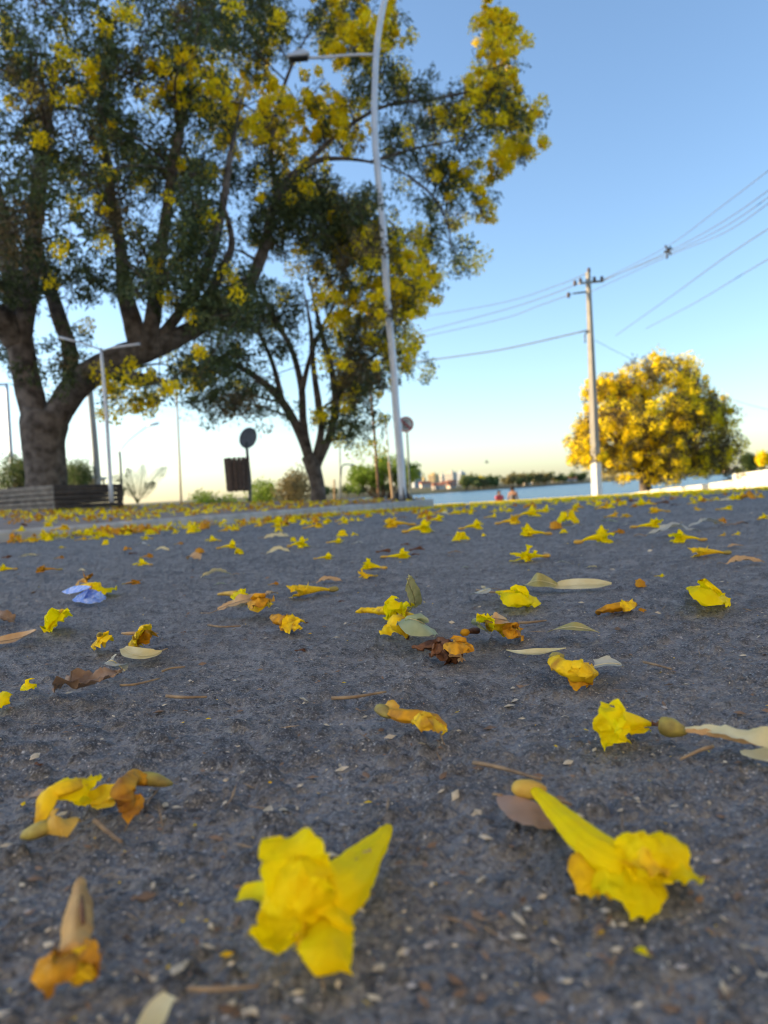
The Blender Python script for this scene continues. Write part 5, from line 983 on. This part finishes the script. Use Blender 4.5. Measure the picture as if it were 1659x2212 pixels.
# ------------------------------------------------------------------ middle distance: prototypes, then one object per fallen thing
def local(V): V = np.array(V, float); V[:, 2] = np.maximum(V[:, 2], .0005 + .0006 * (vnoise(V * 300, 2) + 1)); return V
def flower_proto(seed, L=.06, crum=.0015, m=None, mc=None, open_=.02, nl=5, withp=True):
    g_ = np.random.default_rng(seed); m = m or M_PETAL; out = []
    zz = g_.uniform(.008, .013); bend = g_.uniform(-.012, .012)
    C = np.array([(0, 0, .004), (L * .2, bend * .3, zz * .8), (L * .45, bend, zz), (L * .68, bend * .8, zz * 1.1)])
    V, F = sweep(cr(C, 14), cr(np.array([[.002], [.004], [.0075], [.0115]]), 14)[:, 0], 10, .75, ridge=.08); out.append(('tube', local(V), F, m))
    M = C[-1]
    for k in range(nl):
        a_ = 2 * math.pi * k / nl + g_.uniform(-.4, .4); e_ = np.array([g_.uniform(-.1, .5), math.cos(a_), math.sin(a_) * .9 + .15]); e_ /= np.linalg.norm(e_)
        l_ = open_ * g_.uniform(.7, 1.35); c0 = M + np.array([-.004, e_[1] * .007, e_[2] * .006]); pts_ = np.array([c0, c0 + np.array((l_ * .45, 0, 0)) + e_ * l_ * .4, c0 + np.array((l_ * .6, 0, -.002)) + e_ * l_ * .95, c0 + np.array((l_ * .5, 0, -.006)) + e_ * l_ * 1.2])
        V, F = ribbon(pts_, [.006, .0105, .0095, .001], np.cross(e_, (1, 0.01, 0)) + np.array((0, -.1, .4)), -.3, .003, crum, seed * 7 + k, 11, 7, 150, rnd=True); out.append(('petal', local(V), F, m))
    V, F = sweep(cr(np.array([(-.012, 0, .003), (-.008, 0, .005), (0, 0, .005), (.006, bend * .1, .006)]), 8), np.array([.001, .0032, .0045, .005, .005, .0045, .004, .003]), 8, .9); out.append(('calyx', local(V), F, mc or M_CALYXY))
    Vs = np.concatenate([q[1] for q in out]); cx_ = (Vs[:, 0].min() + Vs[:, 0].max()) / 2; w_ = Vs[:, 0].max() - Vs[:, 0].min()
    return [(nm, mesh(nm, (V - (cx_, 0, 0)) / w_, F, mm)) for nm, V, F, mm in out]
def lump_proto(seed, m, crum=.0022):
    g_ = np.random.default_rng(seed); out = []
    for k in range(5):
        a_ = g_.uniform(0, 6.28); e_ = np.array([math.cos(a_), math.sin(a_), 0]); V, F = ribbon(np.array([(0, 0, .012), e_ * .008 + (0, 0, .016 + g_.uniform(-.003, .012)), e_ * .018 + (0, 0, .012), e_ * .024 + (0, 0, .003)]), [.004, .010, .010, .002], (0, 0, 1), -.5, .003, crum, seed * 5 + k, 11, 7, 150, rnd=True); out.append(('petal', local(V), F, m))
    Vs = np.concatenate([q[1] for q in out]); w_ = np.ptp(Vs[:, 0])
    return [(nm, mesh(nm, V / w_, F, mm)) for nm, V, F, mm in out]
def leaf_proto(seed, m, arch=.012, wd=.014, L=.09, crum=.001):
    g_ = np.random.default_rng(seed); z_ = arch * g_.uniform(.5, 1.2)
    V, F = ribbon(np.array([(-L / 2, 0, .003), (-L * .25, g_.uniform(-.006, .006), z_ * .7), (0, 0, z_), (L * .25, g_.uniform(-.006, .006), z_ * .6), (L / 2, 0, .004)]), [.001, wd * .75, wd, wd * .8, .001], (0, -.3 * g_.uniform(0, 1.6), 1), .35, .003, crum, seed, 20, 9, 70)
    V2, F2 = sweep(cr(np.array([(-L / 2, 0, .003), (-L * .62, .004, .006), (-L * .7, .008, .003)]), 6), .0009, 5)
    V, V2 = local(V), local(V2); return [('blade', mesh('blade', V / L, F, m)), ('stalk', mesh('stalk', V2 / L, F2, M_TWIG))]
PR = {'y': [flower_proto(s, open_=.014) for s in (1, 2, 3, 4)] + [flower_proto(5, m=M_PETAL2, open_=.012), flower_proto(6, open_=.018)],
      'p': [lump_proto(s, M_PETAL) for s in (11, 12, 13)], 'o': [flower_proto(21, crum=.003, m=M_ORANGE, mc=M_CALYX, open_=.013), flower_proto(22, crum=.003, m=M_PETAL2, mc=M_CALYX, open_=.014), lump_proto(23, M_ORANGE, .003)],
      'b': [flower_proto(61, L=.07, crum=.002, m=M_BROWN, mc=M_BROWN, open_=.007, nl=2), leaf_proto(32, M_LBROWN, .014), leaf_proto(33, M_LTAN, .012)],
      'l': [leaf_proto(41, M_LPALE, .008, .012), leaf_proto(42, M_LTAN, .014), leaf_proto(43, M_LPALE, .018)], 'g': [leaf_proto(51, M_LGREY, .014), leaf_proto(52, M_LGREEN, .01)],
      'd': [flower_proto(61, L=.085, crum=.002, m=M_PETAL2, mc=M_CALYX, open_=.008, nl=3)]}
KN_ = {'y': ('fallen_flower', 'flower', 'yellow trumpet flower'), 'p': ('fallen_flower', 'flower', 'rounded yellow flower heap'), 'o': ('dried_flower', 'flower', 'dried orange flower'), 'b': ('brown_litter', 'litter', 'curled brown dead bloom or leaf'), 'l': ('fallen_leaf', 'leaf', 'pale straw leaf'), 'g': ('fallen_leaf', 'leaf', 'pale grey leaf'), 'd': ('dried_flower', 'flower', 'long withered yellow brown flower')}
def scatter(kind, pos, w_, rz, label, group, zsurf=None, scale_z=1.0):
    nm, cat, _ = KN_[kind]; pr = random.choice(PR[kind]); r_ = thing(nm, pos, label, cat, group); r_.scale = (w_, w_, w_ * scale_z); r_.rotation_euler = (0, 0, rz)
    for pn, me in pr:
        c_ = bpy.data.objects.new(pn, me); COL.objects.link(c_); c_.parent = r_
    return r_
MID = '''18 1232 38 y|107 1233 50 o|127 1206 20 o|60 1202 28 l|12 1206 24 b|135 1184 18 y|174 1167 24 y|230 1177 20 p|200 1166 30 y|275 1188 16 o|287 1196 18 b|308 1178 30 g|320 1166 20 y|315 1204 30 o|350 1190 36 l|385 1176 20 o|418 1153 28 p|431 1194 20 o|418 1210 54 l|314 1223 38 y|176 1233 18 l|465 1170 30 y|490 1186 44 y|517 1198 24 p|586 1133 46 y|629 1131 24 p|601 1149 16 p|502 1145 28 y|598 1161 54 l|601 1194 50 l|468 1247 64 l|476 1263 28 g|281 1263 40 o|590 1262 24 o|610 1159 30 l|633 1171 18 p|641 1182 46 y|722 1174 38 y|675 1141 46 y|739 1159 25 p|766 1158 15 p|776 1176 28 g|875 1177 20 b|900 1151 66 y|864 1138 72 y|939 1127 42 y|996 1168 32 p|1017 1144 54 y|1095 1133 50 y|967 1158 18 b|1045 1158 10 p|828 1193 34 b|900 1187 34 b|981 1193 32 b|698 1207 44 y|854 1205 66 y|897 1198 20 b|809 1231 56 y|799 1249 36 o|711 1258 60 l|680 1283 100 d|1004 1224 16 g|598 1311 16 g|1138 1118 58 y|1226 1131 44 p|1247 1138 28 g|1200 1143 36 o|1218 1152 15 p|1160 1157 62 y|1281 1176 84 y|1233 1106 34 y|1355 1117 28 y|1317 1117 30 o|1397 1092 36 y|1425 1108 46 y|1314 1127 34 g|1397 1141 70 y|1458 1157 118 g|1488 1171 76 y|1356 1134 18 g|1556 1131 32 o|1558 1157 16 o|1589 1180 40 b|1527 1139 88 g|1603 1131 34 b|1649 1122 38 y|1513 1101 22 o|1565 1101 34 y|1495 1090 22 y|1537 1199 94 d|1562 1197 22 g|1609 1216 74 l|1157 1209 76 y|1213 1216 36 g|1277 1225 28 l|1424 1244 18 y|1383 1270 30 o|1387 1326 20 o|40 1150 26 y|105 1140 18 p|128 1148 40 y|95 1160 22 y|195 1153 24 y|60 1172 40 y|737 1298 14 b|648 1402 26 b|560 1480 12 b|80 1652 50 b|1066 1290 12 g|396 1362 12 b|185 1218 14 b|1590 1155 20 y|1330 1150 30 o|1060 1119 30 y|985 1112 26 y'''
ORD = ['nearest', 'second nearest', 'third nearest', 'fourth nearest', 'fifth nearest', 'sixth nearest', 'seventh nearest', 'eighth nearest', 'ninth nearest', 'tenth nearest']
items = []
for q in MID.split('|'):
    a_, b_, w_, k = q.split(); a_, b_, w_ = float(a_), float(b_), float(w_); items.append((a_, b_, w_, k, min(LMK, key=lambda l: abs(l[0] - a_))[1]))
rank = {}
for a_, b_, w_, k, lm in sorted(items, key=lambda q: -q[1]):
    key = (KN_[k][2], lm); rank[key] = rank.get(key, 0) + 1; n_ = ORD[min(rank[key] - 1, 9)]
    pos = H(a_, b_ - (1.5 if k in 'yp' else .5), 0); inside = pos[0] < kx(pos[1]) - .1
    if inside:
        for _ in range(20):
            d = ray(a_, b_); t_ = (float(sw(pos[0], pos[1])) - CAMZ) / d.z if d.z < -1e-4 else 6; pos = np.array(d * t_) + (0, 0, CAMZ)
        if pos[1] > 11 or pos[1] < 1: pos = P(a_, b_, 5.0)
        pos[2] = float(sw(pos[0], pos[1])) + .004
    else: pos[2] = float(base(pos[0], pos[1])) + float(relief(np.array([pos[0]]), np.array([pos[1]]))[0][0]) * .6
    rz = random.gauss(0, .35) + (math.pi if random.random() < .35 else 0)
    if k == 'p': rz = random.uniform(0, 6.28)
    W_ = size_at(w_, pos[1]) / max(.75, abs(math.cos(rz)) if k != 'p' else 1)
    scatter(k, pos, W_, rz, f'{KN_[k][2]}, {n_} on the road below {lm}', 'fallen flowers and leaves on the road', scale_z=random.uniform(.6, .95) if k in 'yo' else 1)
# the farther drift of flowers: one object each, nothing tells them apart
g = np.random.default_rng(77); cnt = 0
while cnt < 200:
    Y = 1 / g.uniform(1 / 14.0, 1 / 3.3); X = g.uniform(-.53, .53) * Y
    if X < kx(Y) - .02: continue
    k = g.choice(list('yyyyppoobl')); z = float(base(X, Y)); cnt += 1
    scatter(k, (X, Y, z), g.uniform(.045, .075) * (1.3 if k == 'l' else 1) * (.6 if k == 'p' else 1), g.uniform(0, 6.28), 'small ' + KN_[k][2] + ' in the far drift below ' + near_(X, Y), 'far drift below ' + near_(X, Y))
cnt = 0
while cnt < 110:
    Y = g.uniform(4.2, 15); X = g.uniform(-.54, .1) * Y
    if X > kx(Y) - .2: continue
    k = g.choice(list('yyyppoobl')); cnt += 1
    scatter(k, (X, Y, float(sw(X, Y)) + .003), g.uniform(.05, .08) * (.65 if k == 'p' else 1), g.uniform(0, 6.28), 'small ' + KN_[k][2] + ' on the sidewalk in front of ' + near_(X, Y), 'sidewalk litter in front of ' + near_(X, Y), scale_z=1.2)
# the rest of the drift, far off, as one mass
def petal_mass(n, fx, lbl, seed, m=None):
    g_ = np.random.default_rng(seed); C = []
    while len(C) < n:
        p_ = fx(g_)
        if p_ is not None: C.append(p_)
    C = np.array(C); k = 7; CC = np.repeat(C, k, 0) + g_.normal(size=(n * k, 3)) * (.017, .017, .006) + (0, 0, .014)
    V, F = leaf_cloud(CC, .035, .024, 0, seed); o_ = part('flower_litter', V, F, m or M_BLOOM, smooth=False, kind='stuff'); o_['label'] = lbl; o_['category'] = 'flowers'; return o_
def f_far(g_):
    Y = g_.uniform(8, 28.8); X = g_.uniform(-.06, .56) * Y
    if X < kx(min(Y, 13)) + .05 or (Y > 13 and X < 1.3): return None
    if vn2(np.array([X * .5]), np.array([Y * .35]), 71)[0] < g_.uniform(-.5, .5): return None
    return (X, Y, float(base(X, Y)))
def f_gut(g_):
    Y = g_.uniform(3.5, 14); d_ = abs(g_.normal()) * .3 + .03; X = kx(Y) + d_
    if vn2(np.array([Y * 1.4]), np.array([.3]), 73)[0] < g_.uniform(-.6, .7): return None
    return (X, Y, float(base(X, Y)))
def f_walk(g_):
    Y = g_.uniform(5, 18); X = g_.uniform(-.54, .06) * Y
    if X > kx(min(Y, 13)) - .2: return None
    return (X, Y, float(sw(X, Y)))
petal_mass(1000, f_far, 'yellow drift of fallen flowers at the far edge of the road', 81)
def f_lip(g_):
    Y = 29 - abs(g_.normal()) * 3.5; X = g_.uniform(1.5, .56 * Y)
    return (X, Y, float(base(X, Y)) + .02)
petal_mass(700, f_lip, 'yellow line of fallen flowers on the far lip of the road', 84)
petal_mass(160, f_gut, 'yellow fallen flowers gathered along the kerb', 82)
petal_mass(330, f_walk, 'yellow flower carpet on the sidewalk under the trees', 83)
petal_mass(420, f_walk, 'orange brown flower carpet on the sidewalk under the trees', 85, M_ORANGE)
petal_mass(160, f_gut, 'orange brown fallen flowers gathered along the kerb', 86, M_ORANGE)
# crumbs of leaf, bark and grit
def crumbs(n, m, lbl, seed, s0, s1, long_=1.0):
    g_ = np.random.default_rng(seed); Y = 1 / g_.uniform(1 / 2.6, 1 / .16, n); X = g_.uniform(-1, 1, n) * (.62 * Y + .12); z = ground(X, Y)
    a_ = g_.uniform(0, 6.28, n); L_ = s0 * (s1 * 2.2 / s0) ** (g_.uniform(0, 1, n) ** 2.4) * long_ * (.7 + .5 * Y); W_ = g_.uniform(.3, .6, n) * L_ / long_ ** 1.6
    d = np.stack([np.cos(a_), np.sin(a_), g_.normal(size=n) * .15], 1); s_ = np.stack([-np.sin(a_), np.cos(a_), g_.normal(size=n) * .3], 1); c = np.stack([X, Y, z + .0012], 1)
    Lx, Wx = L_[:, None] / 2, W_[:, None] / 2; upz = np.array((0, 0, 1)) * (W_[:, None] * .35)
    V = np.stack([c - d * Lx, c - s_ * Wx, c + d * Lx, c + s_ * Wx, c + upz], 1).reshape(-1, 3); i = np.arange(n)[:, None] * 5
    F = np.concatenate([np.concatenate([i + a, i + b, i + 4], 1) for a, b in ((0, 1), (1, 2), (2, 3), (3, 0))])
    o_ = part('ground_crumbs', V, F, m, smooth=False, kind='stuff'); o_['label'] = lbl; o_['category'] = 'debris'
crumbs(1300, mat('crumb_pale', (.62, .55, .42), .8, (.42, .36, .25), 300), 'pale leaf crumbs scattered over the near asphalt', 91, .0014, .0046)
crumbs(1300, M_LBROWN, 'brown leaf crumbs scattered over the near asphalt', 92, .0016, .005)
crumbs(230, M_PETAL2, 'amber petal crumbs scattered over the near asphalt', 93, .0012, .003)
crumbs(900, M_TWIG, 'tiny straw bits scattered over the near asphalt', 94, .0014, .003, 3.0)
crumbs(1500, mat('grit', (.42, .42, .42), .7, (.3, .28, .26), 400), 'pale grit scattered over the near asphalt', 95, .0009, .0026)
#END
